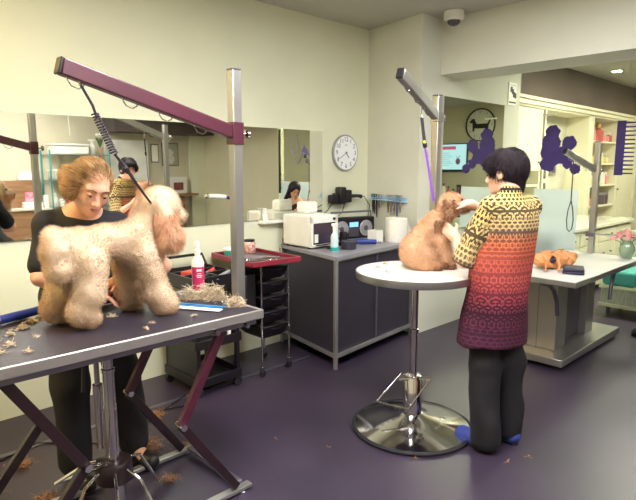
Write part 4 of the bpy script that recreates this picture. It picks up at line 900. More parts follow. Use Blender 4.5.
for i, (x, h, r, m_) in enumerate(((.60, .26, .05, DRK), (.74, .16, .05, WHITEP), (.86, .22, .04, REDB), (.98, .28, .045, WHITEP), (1.12, .20, .05, DRK))):
    product(x, 10.5, .9105, h, r, m_, ['leftmost dark', 'low white', 'reddish', 'tall white', 'rightmost dark'][i]+' bottle on the side cabinet under the television', BLACKP, 'bottles under the television', box=m_ is DRK)
t = thing('cabinet_rack', 'pale double pigeonhole shelf on the wall below the television', 'shelf', (.95, 10.7, 1.0))

bpy.data.objects.remove(t)
# sloping soffit and lamp of the far room
struct('trim_3', MB().quadbox([(-1.2, 10.0), (1.98, 10.0), (1.98, 10.79), (-1.2, 10.79)], 2.62, CH-.001), BEIGE, label='lowered soffit on the far reception wall', smooth=False) if False else None

# ------------------------------------------------------------------ opposite side of the salon (seen in the long mirror)
XO = 2.0
t = struct('door_1', MB().box((XO-.045, 4.0, 0), (XO-.001, 4.78, 2.0)), WHITEP, label='plain white door', bev=.004)
obj('door_handle', MB().tube([(XO-.045, 4.08, 1.02), (XO-.09, 4.08, 1.02), (XO-.09, 4.2, 1.02)], .009, 8), CHROME, t)
WIRE = mat('chrome_wire', '#a9adaa', .3, .7)
t = thing('wire_shelf_unit', 'wire shelf unit with teal posts along the far wall, seen in the long mirror', 'shelf', (1.76, 3.38, 0))
for x in (1.56, 1.96):
    for y in (2.98, 3.90): obj('post', MB().cyl((x, y, 0), (x, y, 1.80), .014, n=10), mat('teal_post', '#3f8f8b', .4), t)
for z in (.45, .92, 1.34, 1.735):
    mb = MB()
    for y in np.linspace(2.99, 3.89, 26): mb.beam((1.56, y, z), (1.96, y, z), .004, .006)
    for x in (1.56, 1.76, 1.96): mb.beam((x, 2.97, z-.008), (x, 3.91, z-.008), .008, .016)
    obj('wire_shelf', mb, WIRE, t, smooth=False)
def bx3(nm, a, b, m_, lab, cat, g=None, bev=.006): return one(nm, MB().box(a, b), m_, lab, cat, g, bev=bev)
t = thing('storage_tub', 'long white storage tub on top of the wire shelf unit', 'tub', (1.76, 3.30, 1.742))
obj('tub', MB().box((1.62, 3.06, 1.742), (1.90, 3.60, 1.87)), WHITEP, t, bev=.012); obj('lid', MB().box((1.60, 3.04, 1.8705), (1.92, 3.62, 1.90)), WHITEP, t, bev=.008)
spray('spray_bottle', 'white spray bottle standing right of the tub on the wire shelf', 1.74, 3.70, 1.742, .26, .045, WHITEP, None, (0, -1))
t = thing('flower_pot', 'beige pot with white flowers on the wire shelf unit end', 'plant', (1.74, 3.83, 1.742))
obj('pot', MB().lathe([(.035, 0), (.055, .10), (.058, .11)], (1.74, 3.83, 1.742), 20), mat('beige_pot', '#b9a184', .7), t)
for i in range(9):
    a = i*2.4; l = obj('leaf', MB().tube([(1.74, 3.83, 1.84), (1.74+.03*math.cos(a), 3.83+.03*math.sin(a), 1.95), (1.74+.07*math.cos(a), 3.83+.07*math.sin(a), 2.02)], [.004, .014, .002], 5), LEAFM, t)
for i in range(4):
    a = i*1.6; obj('flower', MB().ell((1.74+.04*math.cos(a), 3.83+.04*math.sin(a), 2.06), .028, 10), WHITEP, t)
t = thing('storage_tub', 'pale long box with white lid on second tier of wire shelf', 'tub', (1.76, 3.4, 1.347))
obj('tub', MB().box((1.60, 3.05, 1.347), (1.92, 3.72, 1.48)), mat('translucent_tub', '#c9ccc4', .4), t, bev=.012); obj('lid', MB().box((1.59, 3.04, 1.4805), (1.93, 3.73, 1.51)), WHITEP, t, bev=.006)
one('green_bag', MB().ell((1.76, 3.72, 1.575), (.10, .12, .055), 14), mat('green_plastic', '#2f9a68', .5, col2='#22805a', scale=20), 'crumpled green bag on the tub in the wire shelf', 'bag')
for i in range(8):
    y = 3.06+i*.105; h = (.22, .17, .25, .16, .18, .14, .2, .16)[i]
    product(1.70, y, .927, h, .042, [WHITEP, WHITEP, REDB, WHITEP, REDB, WHITEP, WHITEP, WHITEP][i], '%s bottle in the row on the third wire shelf, seen in the mirror' % (['first', 'second', 'third', 'fourth', 'fifth', 'sixth', 'seventh', 'last'][i]+(' red' if i in (2, 4) else ' white')), WHITEP, 'bottles on the wire shelf')
WOOD = mat('brown_wood', '#9c7556', .5, col2='#86623f', scale=3, stretch=(1, 1, 8))
t = thing('wood_cabinet', 'low brown wooden cabinet by the far wall, seen in the long mirror', 'cabinet', (1.75, 2.2, 0))
obj('body', MB().box((1.55, 1.3, .04), (1.99, 2.93, .90)), WOOD, t, bev=.004); obj('worktop', MB().box((1.52, 1.28, .902), (1.99, 2.95, .93)), mat('pale_worktop', '#cfc9b8', .4), t, bev=.003)
obj('hutch', MB().box((1.90, 1.3, .932), (1.99, 2.93, 1.34)), WOOD, t, bev=.004)
obj('plinth', MB().box((1.6, 1.32, 0), (1.98, 2.9, .0395)), BLACKP, t)
t = thing('clipping_machine', 'white boxy appliance on top of the wooden cabinet hutch', 'appliance', (1.94, 2.75, 1.3405))
obj('body', MB().box((1.90, 2.62, 1.3405), (1.985, 2.90, 1.44)), WHITEP, t, bev=.012); obj('top', MB().box((1.91, 2.68, 1.4405), (1.98, 2.84, 1.48)), WHITEP, t, bev=.008)
t = thing('magazine_rack', 'white rack of pink and white leaflets on the wooden cabinet', 'rack', (1.70, 2.72, .9305))
obj('rack', MB().box((1.64, 2.60, .9305), (1.76, 2.86, 1.02)), WHITEP, t, bev=.004)
obj('leaflet', MB().box((1.66, 2.62, 1.021), (1.675, 2.74, 1.17)), mat('pink_paper', '#d4567a', .6, col2='#e6b0bc', scale=16), t); obj('leaflet', MB().box((1.70, 2.74, 1.021), (1.715, 2.85, 1.14)), PAPER, t)
bx3('white_tower_jar', (1.60, 2.88, .9305), (1.68, 2.93, 1.12), WHITEP, 'narrow white box right of the leaflet rack', 'box')
# noticeboards
t = thing('dog_poster', 'grey poster of a fluffy dog on the far wall, seen in the long mirror', 'poster', (XO, 5.2, 1.55))
obj('frame', MB().box((XO-.02, 5.06, 1.56), (XO-.001, 5.40, 1.98)), mat('poster_frame', '#6f6a70', .5), t, bev=.003)
obj('sheet', MB().box((XO-.0215, 5.08, 1.58), (XO-.0205, 5.38, 1.96)), mat('poster_grey', '#a5a496', .6), t, smooth=False)
mb = MB(); mb.ell((XO-.023, 5.23, 1.68), (.002, .075, .085), 16); mb.ell((XO-.0235, 5.22, 1.81), (.002, .055, .06), 16); mb.ell((XO-.024, 5.165, 1.80), (.002, .02, .045), 10); mb.ell((XO-.024, 5.275, 1.80), (.002, .02, .045), 10)
obj('printed_dog', mb, mat('poster_white', '#dedcd2', .6, col2='#b9b6aa', scale=30), t)
t = thing('notice_frame', 'small pale framed notice right of the white door, seen in mirror', 'notice', (XO, 4.9, 1.68))
obj('frame', MB().box((XO-.015, 4.85, 1.62), (XO-.001, 5.0, 1.95)), MATS['poster_frame'], t, bev=.002); obj('sheet', MB().box((XO-.0165, 4.865, 1.64), (XO-.0155, 4.985, 1.93)), PAPER, t, smooth=False)
t = thing('wall_rack', 'white document rack with red picture on a wooden ledge at far wall', 'rack', (XO, 5.25, 1.05))
obj('ledge', MB().box((XO-.35, 5.05, 1.02), (XO-.001, 5.6, 1.06)), WOOD, t, bev=.004)
obj('rack_frame', MB().box((XO-.12, 5.12, 1.0605), (XO-.02, 5.5, 1.36)), WHITEP, t, bev=.004)
obj('red_picture', MB().box((XO-.123, 5.22, 1.12), (XO-.1205, 5.42, 1.26)), mat('red_print', '#9c4a46', .6, col2='#5b3a44', scale=14), t, smooth=False)
obj('support', MB().box((XO-.3, 5.3, 0), (XO-.02, 5.34, 1.019)), WOOD, t)
struct('trim_4', MB().box((1.55, 4.0, 2.12), (2.0, 5.9, 2.40)), mat('dark_soffit', '#59504d', .7), label='dark boxed soffit above the far wall', smooth=False)
struct('trim_5', MB().box((1.93, 5.62, 0), (2.0, 5.93, CH)), WALL, label='pale wall corner strip', smooth=False)
one('pendant_cable', MB().tube([(1.6, 3.3, CH-.002), (1.6, 3.3, 2.3), (1.6, 3.31, 2.02)], .006, 6), WHITEP, 'thin white cable hanging from the ceiling above the wire shelf', 'cable')
# ------------------------------------------------------------------ dogs
def nodes_fur(name, c1, c2, c3, scale=14):
    m = bpy.data.materials.new(name); m.use_nodes = True; nt = m.node_tree; b = nt.nodes['Principled BSDF']
    b.inputs['Roughness'].default_value = .85; b.inputs['Specular IOR Level'].default_value = .15
    tc = nt.nodes.new('ShaderNodeTexCoord'); n = nt.nodes.new('ShaderNodeTexNoise'); n.inputs['Scale'].default_value = scale; n.inputs['Detail'].default_value = 6
    nt.links.new(tc.outputs['Object'], n.inputs['Vector'])
    r = nt.nodes.new('ShaderNodeValToRGB'); e = r.color_ramp.elements; e[0].position = .3; e[1].position = .7; e[0].color = lin(c1); e[1].color = lin(c3)
    k = e.new(.5); k.color = lin(c2)
    nt.links.new(n.outputs['Fac'], r.inputs['Fac']); nt.links.new(r.outputs['Color'], b.inputs['Base Color'])
    tl = nt.nodes.new('ShaderNodeBsdfTranslucent'); nt.links.new(r.outputs['Color'], tl.inputs['Color'])          # light passes through thin hair
    mx_ = nt.nodes.new('ShaderNodeMixShader'); mx_.inputs[0].default_value = .22; nt.links.new(b.outputs[0], mx_.inputs[1]); nt.links.new(tl.outputs[0], mx_.inputs[2])
    nt.links.new(mx_.outputs[0], nt.nodes['Material Output'].inputs['Surface']); return m
CREAMF = nodes_fur('cream_curly_fur', '#dcc6b0', '#d6bda4', '#ccb096', 9)
APRF = nodes_fur('apricot_ear_fur', '#dcb598', '#cfa283', '#bd8b6b', 18)
TANF = nodes_fur('warm_leg_fur', '#dfc1a4', '#d2b093', '#c09a7c', 12)
APR2 = nodes_fur('apricot_fur', '#e0bea0', '#d4ac8c', '#c49674', 16)
APR2D = nodes_fur('browner_fur', '#a97f64', '#966c52', '#825a42', 20)  # browner tone for ears, paws and a shoulder patch
NOSE = mat('dog_nose', '#2b1f22', .35)

def P3(*a): return tuple(a)
# big standing poodle, nose towards +y (right in the picture)
D1 = (-2.31, 1.0, ZT+.0045)
t = thing('poodle', 'big cream poodle standing on the large table, apricot ears, clipped pompon legs', 'dog', D1)
s = SDF((-2.62, .50, ZT+.004), (-2.02, 1.52, 1.53), .0075)
z = ZT
# trunk
s.ell((-2.31, .865, 1.205), (.082, .105, .092), k=.03)         # rump
s.ell((-2.31, .99, 1.232), (.068, .14, .072), k=.025)
s.ell((-2.31, 1.115, 1.20), (.086, .088, .098), k=.03)          # chest
s.cap((-2.31, 1.11, 1.24), (-2.30, 1.20, 1.335), .068, .066, k=.04)     # neck
s.ell((-2.29, 1.228, 1.372), (.088, .090, .086), k=.02)         # topknot and skull
s.ell((-2.32, 1.31, 1.32), (.042, .065, .042), k=.02)         # muzzle
s.cap((-2.225, 1.215, 1.355), (-2.205, 1.225, 1.235), .030, .052, k=.015)    # near ear
s.cap((-2.355, 1.255, 1.355), (-2.375, 1.27, 1.245), .030, .046, k=.015)      # far ear
# tail pompon hanging over the rump
s.cap((-2.31, .80, 1.26), (-2.305, .765, 1.27), .035, .04, k=.02)
s.ell((-2.29, .765, 1.215), (.062, .055, .065), k=.02); s.ell((-2.28, .775, 1.14), (.064, .058, .055), k=.02)
# hind legs
s.cap((-2.245, .88, 1.17), (-2.225, .865, 1.04), .070, .057, k=.03); s.cap((-2.225, .865, 1.04), (-2.235, .83, .965), .054, .052, k=.02); s.cap((-2.235, .835, .965), (-2.23, .865, .935), .052, .040, k=.02)
s.cap((-2.375, .84, 1.14), (-2.39, .81, 1.02), .066, .056, k=.03); s.cap((-2.39, .81, 1.02), (-2.40, .785, .96), .056, .052, k=.02); s.cap((-2.40, .785, .96), (-2.395, .82, .932), .052, .038, k=.02)
# fore legs
s.cap((-2.25, 1.13, 1.17), (-2.235, 1.165, 1.0), .058, .050, k=.025); s.cap((-2.235, 1.165, 1.0), (-2.225, 1.195, .95), .056, .054, k=.02); s.cap((-2.225, 1.195, .94), (-2.22, 1.222, .926), .048, .034, k=.02)
s.cap((-2.37, 1.09, 1.13), (-2.395, 1.10, 1.0), .055, .048, k=.03); s.cap((-2.395, 1.10, 1.0), (-2.395, 1.115, .95), .052, .050, k=.02); s.cap((-2.395, 1.115, .935), (-2.39, 1.145, .925), .044, .032, k=.02)
V, F = s.mesh(); V = relax(V, F, 3); V = fluff(V, .0045, 22); V = fluff(V, .003, 75, 4); V[:, 2] = np.maximum(V[:, 2], ZT+.0045)
np_mesh('body', V, F, mat('poodle_undercoat', '#dac6b0', .9, col2='#d3bba1', scale=9, spec=.1), t)
def ear1(c): return (c[:, 0] > -2.265) & (c[:, 1] > 1.165) & (c[:, 2] < 1.35) & (c[:, 2] > 1.165) | ((c[:, 0] < -2.33) & (c[:, 1] > 1.21) & (c[:, 2] < 1.335) & (c[:, 2] > 1.15))
def legs1(c): return (c[:, 2] < 1.0) & ((c[:, 0] < -2.33) | (c[:, 2] < .93))
a_ = strands(V, F, 70000, .013, .0009, .6, 1, keep=lambda c: 1-(ear1(c) | legs1(c))*1.0)
tag(np_mesh('fur_coat', *a_, CREAMF, t), kind='stuff')
a_ = strands(V, F, 12000, .028, .0012, .35, 2, comb=(0, 0, -1.0), combw=.5, keep=lambda c: ear1(c)*1.0)
tag(np_mesh('ear_fur', *a_, APRF, t), label='apricot ear fur', kind='stuff')
a_ = strands(V, F, 16000, .013, .0009, .7, 3, keep=lambda c: legs1(c)*1.0)
tag(np_mesh('leg_fur', *a_, TANF, t), label='warmer tan leg fur', kind='stuff')
obj('nose', MB().ell((-2.322, 1.378, 1.325), (.014, .010, .011), 12), NOSE, t)
for x in (-2.27, -2.355): obj('eye', MB().ell((x, 1.312, 1.368), .009, 10), NOSE, t)

# small sitting dog on the round table, facing the woman (towards the right of the picture)
fx = Vector((.697, .717, 0)); sx = Vector((.717, -.697, 0))      # forward, and its right side (towards the camera)
o2 = Vector((-1.850, 2.72, ZR+.001))
t = thing('small_dog', 'small apricot poodle puppy sitting on the round white table looking at woman', 'dog', tuple(o2))
def L(f, s_, z): v = o2+fx*f+sx*s_; return (v.x, v.y, o2.z+z)
R3 = np.array([[fx.x, sx.x, 0], [fx.y, sx.y, 0], [0, 0, 1]])
s = SDF((-2.30, 2.25, ZR+.001), (-1.45, 3.15, ZR+.56), .0065)
s.ell(L(-.085, 0, .095), (.088, .078, .09), R3, k=.03)            # haunches
s.cap(L(-.075, 0, .13), L(.025, 0, .265), .080, .062, k=.03)      # back rising to shoulders
s.ell(L(.035, 0, .21), (.060, .062, .10), R3, k=.03)            # chest
s.cap(L(.045, 0, .27), L(.095, .0, .35), .056, .050, k=.03)      # neck
s.ell(L(.115, 0, .385), (.062, .056, .056), R3, k=.02)          # skull
s.cap(L(.15, 0, .372), L(.20, 0, .358), .042, .032, k=.025)      # muzzle
s.cap(L(.095, .055, .395), L(.085, .07, .325), .026, .032, k=.015); s.cap(L(.095, -.055, .395), L(.085, -.07, .325), .026, .032, k=.015)
for q in (1, -1):
    s.ell(L(-.06, .065*q, .075), (.085, .045, .07), R3, k=.03)      # thigh
    s.cap(L(-.04, .08*q, .03), L(.03, .085*q, .025), .032, .026, k=.025)     # hind foot
    s.cap(L(.055, .045*q, .17), L(.085, .042*q, .06), .045, .034, k=.03); s.cap(L(.085, .042*q, .06), L(.115, .042*q, .026), .034, .028, k=.02)
V, F = s.mesh(); V = relax(V, F, 3); V = fluff(V, .006, 30, 9); V = fluff(V, .004, 80, 2); V[:, 2] = np.maximum(V[:, 2], ZR+.002)
np_mesh('body', V, F, mat('puppy_undercoat', '#d6b292', .9, col2='#caa180', scale=14, spec=.1), t)
def loc2(c):
    d = c-np.array(o2); return d[:, 0]*fx.x+d[:, 1]*fx.y, d[:, 0]*sx.x+d[:, 1]*sx.y, d[:, 2]
def dark2(c):
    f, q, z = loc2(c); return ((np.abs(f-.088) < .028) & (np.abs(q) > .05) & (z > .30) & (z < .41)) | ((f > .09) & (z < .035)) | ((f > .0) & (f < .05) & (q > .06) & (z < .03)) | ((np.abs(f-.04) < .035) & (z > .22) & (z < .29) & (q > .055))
a_ = strands(V, F, 36000, .015, .0011, .6, 5, comb=(0, 0, -1), combw=.18, keep=lambda c: 1.0-dark2(c)*.9)
tag(np_mesh('fur_coat', *a_, APR2, t), kind='stuff')
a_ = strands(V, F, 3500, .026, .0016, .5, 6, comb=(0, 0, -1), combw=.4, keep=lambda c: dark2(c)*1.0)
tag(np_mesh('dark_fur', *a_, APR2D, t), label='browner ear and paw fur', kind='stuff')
obj('nose', MB().ell(L(.233, 0, .367), .011, 10), NOSE, t)
for q in (1, -1): obj('eye', MB().ell(L(.168, .036*q, .405), .009, 10), NOSE, t)
# ------------------------------------------------------------------ people
HAIRB = mat('blonde_hair', '#b58a5c', .5, col2='#7a5636', scale=30, stretch=(1, 1, .3), spec=.4)
HAIRBL = mat('light_blonde_hair', '#dcbf8e', .5, col2='#b8935f', scale=30, spec=.4)
HAIRD = mat('near_black_hair', '#2c2028', .5, col2='#211820', scale=20, spec=.25)
NAVYC = mat('navy_work_shirt', '#15131f', .8, col2='#110f1a', scale=8, bump=.15, bscale=40)
BLACKC = mat('black_trouser_cloth', '#100c16', .8, col2='#0c0911', scale=6, bump=.2, bscale=30)
LIP = mat('lips', '#c27c74', .5); BROW = mat('eyebrow', '#5a4030', .8); EYEW = mat('eye_white', '#c9bdb4', .35); IRIS = mat('dark_iris', '#2c2020', .2)
SHOEB = mat('blue_clog', '#2f3f8f', .6, col2='#28367c', scale=20)

def frame(fwd, up):
    f = Vector(fwd).normalized(); u = Vector(up); r = f.cross(u).normalized(); u = r.cross(f).normalized(); return r, f, u
def head(s, c, fr, sc=1.0):
    """skull, jaw, nose, sockets, ears; c is the head centre at eye level, fr = (right, forward, up)"""
    r, f, u = fr; R = np.array([[r[i], f[i], u[i]] for i in range(3)]); c = Vector(c)
    def p(x, y, z): return tuple(c+(r*x+f*y+u*z)*sc)
    E = lambda q, d, k=.012, op='u': s.ell(p(*q), tuple(np.array(d)*sc), R, k*sc, op)
    E((0, -.018, .028), (.076, .094, .088)); E((0, .012, -.02), (.058, .070, .085), .02)
    E((0, .040, -.078), (.036, .040, .032), .025); E((0, .064, -.094), (.018, .016, .015), .02)       # jaw, chin
    E((.032, .050, -.028), (.024, .024, .024), .015); E((-.032, .050, -.028), (.024, .024, .024), .015)   # cheeks
    E((0, .068, .028), (.05, .018, .012), .02)                                                       # brow
    for q in (1, -1): E((.031*q, .088, .004), (.017, .014, .012), .008, 's')                         # sockets
    s.cap(p(0, .078, .008), p(0, .100, -.034), .007*sc, .0105*sc, .012*sc)                              # nose
    for q in (1, -1): E((.011*q, .090, -.038), (.009, .009, .008), .006)
    E((0, .078, -.062), (.022, .012, .011), .010)   # mouth
    for q in (1, -1):
        E((.078*q, -.008, -.006), (.012, .020, .032), .008); E((.086*q, -.002, -.004), (.007, .010, .018), .005, 's')
    return p, R
def face_parts(t, p, R, sc=1.0, lids=.0, brow=BROW):
    M_ = Matrix([list(map(float, row)) for row in R])
    for q in (1, -1):
        e = obj('eye', MB().ell(p(.031*q, .0735, .003), (.0135*sc, .0125*sc, .009*sc), 14), EYEW, t)
        obj('iris', MB().ell(p(.031*q, .0815, -.001), (.006*sc, .0045*sc, .006*sc), 10, M_), IRIS, e)
        obj('eyelid', MB().ell(p(.031*q, .0745, .0065), (.0150*sc, .0126*sc, .0085*sc), 12, M_), mat('eyelid_skin', '#cf9a82', .75, spec=.1), e)
        obj('eyebrow', MB().tube([p(.013*q, .0895, .024), p(.03*q, .089, .030), p(.048*q, .077, .025)], [.0032*sc, .0032*sc, .0012*sc], 6), brow, t)
    obj('lips', MB().ell(p(0, .0855, -.0585), (.020*sc, .005*sc, .0036*sc), 12, M_).ell(p(0, .085, -.0655), (.017*sc, .006*sc, .0042*sc), 12, M_), LIP, t)
def hand_(s, w, d, palm_n, L_=.085, curl=.5, side=1):
    """five fingers from wrist w along d; palm_n = palm normal; side = which side the thumb leaves"""
    w = Vector(w); d = Vector(d).normalized(); n = Vector(palm_n); n = (n-d*n.dot(d)).normalized(); x = d.cross(n).normalized()*side
    s.cap(tuple(w), tuple(w+d*.03), .024, .026, .015)
    for i, o in enumerate((.026, .009, -.009, -.026)):
        k = w+d*.078+x*o; s.cap(tuple(w+d*.02+x*o*.7), tuple(k), .015, .0105, .012)
        ln = (.040, .046, .042, .033)[i]; a = curl*.7; d1 = d*math.cos(a)+n*math.sin(a); d2 = d*math.cos(a*2)+n*math.sin(a*2); d3 = d*math.cos(a*2.7)+n*math.sin(a*2.7)
        k1 = k+d1*ln; k2 = k1+d2*ln*.6; k3 = k2+d3*ln*.45
        s.cap(tuple(k), tuple(k1), .0098, .0090, .003); s.cap(tuple(k1), tuple(k2), .009, .008, .002); s.cap(tuple(k2), tuple(k3), .008, .0065, .002)
    b = w+d*.022+x*.022; b1 = b+(d*.6+x*.7+n*.3).normalized()*.036; b2 = b1+(d*.9+x*.2+n*.4).normalized()*.030
    s.cap(tuple(b), tuple(b1), .0135, .0105, .010); s.cap(tuple(b1), tuple(b2), .0105, .008, .003)

# ---- groomer behind the large table
t = thing('person', 'person with blonde tied back hair in navy shirt bending over the big poodle', 'person', (-2.68, 1.05, 0))
hc = Vector((-2.44, .985, 1.455)); fr = frame((.86, -.06, -.40), (.36, .14, 1))
sh_r, sh_l = Vector((-2.66, .865, 1.285)), Vector((-2.57, 1.14, 1.27))      # image left shoulder, image right shoulder
el_r, wr_r = Vector((-2.60, .80, 1.06)), Vector((-2.47, .93, .985))
el_l, wr_l = Vector((-2.42, 1.30, 1.075)), Vector((-2.44, 1.09, 1.03))
s = SDF((-2.98, .55, 0), (-2.25, 1.45, 1.62), .007)
p, R = head(s, hc, fr, 1.0)
nb = (sh_r+sh_l)/2+Vector((-.0, 0, .045))
s.cap(tuple(hc-fr[1]*.03-fr[2]*.06), tuple(nb), .044, .050, .03)
s.cap(tuple(sh_r), tuple(sh_l), .058, .058, .05)
s.cap(tuple(nb-Vector((0, 0, .06))), (-2.76, 1.04, .98), .12, .125, .06)
s.cap((-2.78, .98, .93), (-2.78, 1.12, .93), .10, .10, .05)
s.chain([tuple(sh_r), tuple(el_r)], [.052, .040], .02); s.cap(tuple(el_r), tuple(wr_r), .040, .026, .015); hand_(s, wr_r, (.5, .8, -.1), (.2, -.1, -1), side=-1)
s.chain([tuple(sh_l), tuple(el_l)], [.052, .040], .02); s.cap(tuple(el_l), tuple(wr_l), .040, .026, .015); hand_(s, wr_l, (0, -1, -.25), (.1, 0, -1), curl=.6, side=1)
for hp, kn, an in (((-2.78, .965, .90), (-2.70, .93, .49), (-2.69, .92, .09)), ((-2.78, 1.13, .90), (-2.70, 1.20, .49), (-2.68, 1.22, .09))):
    s.cap(hp, kn, .085, .058, .04); s.cap(kn, an, .056, .038, .03); s.cap(an, (an[0]+.13, an[1], .045), .036, .034, .02)
V, F = s.mesh(); V = relax(V, F, 1, .4)
np_mesh('body', V, F, SKIN, t); face_parts(t, p, R)
# shirt
s = SDF((-3.0, .6, .85), (-2.3, 1.42, 1.42), .008)
s.cap(tuple(sh_r), tuple(sh_l), .064, .064, .05); s.cap(tuple(nb-Vector((0, 0, .07))), (-2.76, 1.04, .96), .132, .14, .05)
s.cap((-2.77, .98, .93), (-2.77, 1.11, .93), .125, .125, .05)
s.cap(tuple(sh_r), tuple(sh_r.lerp(el_r, .78)), .060, .058, .03); s.cap(tuple(sh_l), tuple(sh_l.lerp(el_l, .78)), .060, .058, .03)
s.cap(tuple(nb-Vector((0.01, 0, .03))), tuple(nb+Vector((.015, 0, .022))), .075, .060, .02); s.cap(tuple(nb+Vector((0, -.07, -.02))), tuple(nb+Vector((0, .06, -.02))), .050, .050, .02)
s.cap(tuple(nb+Vector((.01, 0, -.02))), tuple(nb+Vector((.07, 0, .10))), .044, .050, .006, 's')
s.wrinkle(.0028, (26, 30, 22), 1.0)
V, F = s.mesh(); V = relax(V, F, 2); np_mesh('shirt', V, F, NAVYC, t)
s = SDF((-3.0, .7, .03), (-2.5, 1.42, 1.05), .009)
s.cap((-2.79, .98, .93), (-2.79, 1.12, .93), .122, .122, .05)
for hp, kn, an in (((-2.79, .965, .90), (-2.70, .93, .49), (-2.68, .92, .105)), ((-2.79, 1.13, .90), (-2.70, 1.20, .49), (-2.665, 1.22, .105))):
    s.cap(hp, kn, .108, .088, .04); s.cap(kn, an, .086, .078, .03)
s.wrinkle(.004, (22, 26, 18), 2.2); V, F = s.mesh(); V = relax(V, F, 2); np_mesh('trousers', V, F, BLACKC, t)
def shoe(t, c, d, m_, L_=.25, w=.045):
    c = Vector(c); d = Vector(d).normalized(); s = SDF(tuple(c-Vector((.2, .2, .01))), tuple(c+Vector((.2, .2, .14))), .006)
    s.cap(tuple(c-d*.07+Vector((0, 0, .042))), tuple(c+d*(L_*.42)+Vector((0, 0, .036))), w, w*1.02, .02)
    s.cap(tuple(c-d*.07+Vector((0, 0, .05))), tuple(c-d*.03+Vector((0, 0, .075))), .042, .042, .02)
    V, F = s.mesh(); V[:, 2] = np.maximum(V[:, 2], .004); V = relax(V, F, 2); V[:, 2] = np.maximum(V[:, 2], .012)
    so = np_mesh('shoe', V, F, m_, t)
    x = Vector((-d.y, d.x, 0)); mb = MB(); pts = []
    for a in [2*PI*i/24 for i in range(24)]: pts.append(tuple((c+d*(.02+(L_*.52)*math.cos(a))+x*w*1.0*math.sin(a))[:2]))
    mb.quadbox(pts, .0, .014); obj('sole', mb, RUBBER, so); return so
shoe(t, (-2.64, .92, 0), (1, .0, 0), BLACKP); shoe(t, (-2.62, 1.22, 0), (1, .15, 0), BLACKP)
# hair: swept back cap, parting strands and a loose bun
r_, f_, u_ = fr
s = SDF(tuple(hc-Vector((.26, .24, .2))), tuple(hc+Vector((.2, .24, .24))), .006)
s.ell(p(0, -.026, .036), (.082, .094, .084), R, .02); s.ell(p(0, -.07, .015), (.07, .055, .065), R, .02)
s.ell(p(-.068, -.04, .010), (.026, .055, .055), R, .015); s.ell(p(.072, -.025, .0), (.034, .058, .066), R, .015)
s.ell(p(.045, -.100, .0), (.055, .050, .056), R, .02)
s.ell(p(-.006, .105, -.010), (.054, .085, .066), R, .010, 's'); s.ell(p(0, .06, -.07), (.070, .08, .07), R, .010, 's')
V, F = s.mesh(); V = relax(V, F, 2)
hair = np_mesh('hair', V, F, HAIRB, t)
bk = -np.array(f_)*.8+np.array(r_)*.45-np.array(u_)*.1
a_ = strands(V, F, 9000, .042, .0016, .10, 8, comb=tuple(bk), lay=True); tag(np_mesh('hair_strands', *a_, HAIRB, hair), kind='stuff')
a_ = strands(V, F, 3200, .045, .0016, .12, 9, comb=tuple(bk), lay=True); tag(np_mesh('highlight_strands', *a_, HAIRBL, hair), label='light blonde strands', kind='stuff')
# what she holds
one('slicker_brush', MB().beam((-2.43, 1.02, .955), (-2.40, 1.055, 1.03), .02, .014).beam((-2.445, .995, .93), (-2.425, 1.03, .965), .055, .018), mat('orange_plastic', '#c9502f', .4), 'orange grooming brush in the hand of blonde groomer behind the poodle', 'brush', bev=.004)

# ---- standing woman in the patterned tunic
t = thing('person', 'person with short dark hair in long orange black patterned tunic beside round table', 'person', (-1.37, 2.72, 0))
# tunic cloth: bands by height with woven motifs
TU = bpy.data.materials.new('patterned_tunic'); TU.use_nodes = True; nt = TU.node_tree; b = nt.nodes['Principled BSDF']; b.inputs['Roughness'].default_value = .8; b.inputs['Specular IOR Level'].default_value = .2
uvn = nt.nodes.new('ShaderNodeUVMap'); uvn.uv_map = 'cloth'; sep = nt.nodes.new('ShaderNodeSeparateXYZ'); nt.links.new(uvn.outputs[0], sep.inputs[0])
def MN(op, a, b_=None, c=None):
    n = nt.nodes.new('ShaderNodeMath'); n.operation = op
    for i, v in enumerate((a, b_, c)):
        if v is None: continue
        if isinstance(v, (int, float)): n.inputs[i].default_value = v
        else: nt.links.new(v, n.inputs[i])
    return n.outputs[0]
U, Vv = sep.outputs[0], sep.outputs[1]
def ramp(fac, stops, inter='LINEAR'):
    r = nt.nodes.new('ShaderNodeValToRGB'); e = r.color_ramp.elements; r.color_ramp.interpolation = inter
    while len(e) > 1: e.remove(e[-1])
    e[0].position, e[0].color = stops[0][0], lin(stops[0][1])
    for q, c in stops[1:]: k = e.new(q); k.color = lin(c)
    nt.links.new(fac, r.inputs['Fac']); return r.outputs['Color']
H = MN('DIVIDE', MN('SUBTRACT', Vv, .55), .90)         # 0 hem .. 1 collar
base = ramp(H, [(0, '#74304e'), (.06, '#53293f'), (.26, '#5e2a3e'), (.37, '#9c4049'), (.46, '#b9534e'), (.56, '#c05a4b'), (.66, '#cc6a48'), (.72, '#cc8258'), (.75, '#cdac84'), (.80, '#d4b780'), (1, '#d6b970')])
dark = ramp(H, [(0, '#2c1428'), (.25, '#22101f'), (.40, '#2c1424'), (.62, '#4a1e28'), (.70, '#34202a'), (.76, '#241a22'), (1, '#1e171f')])
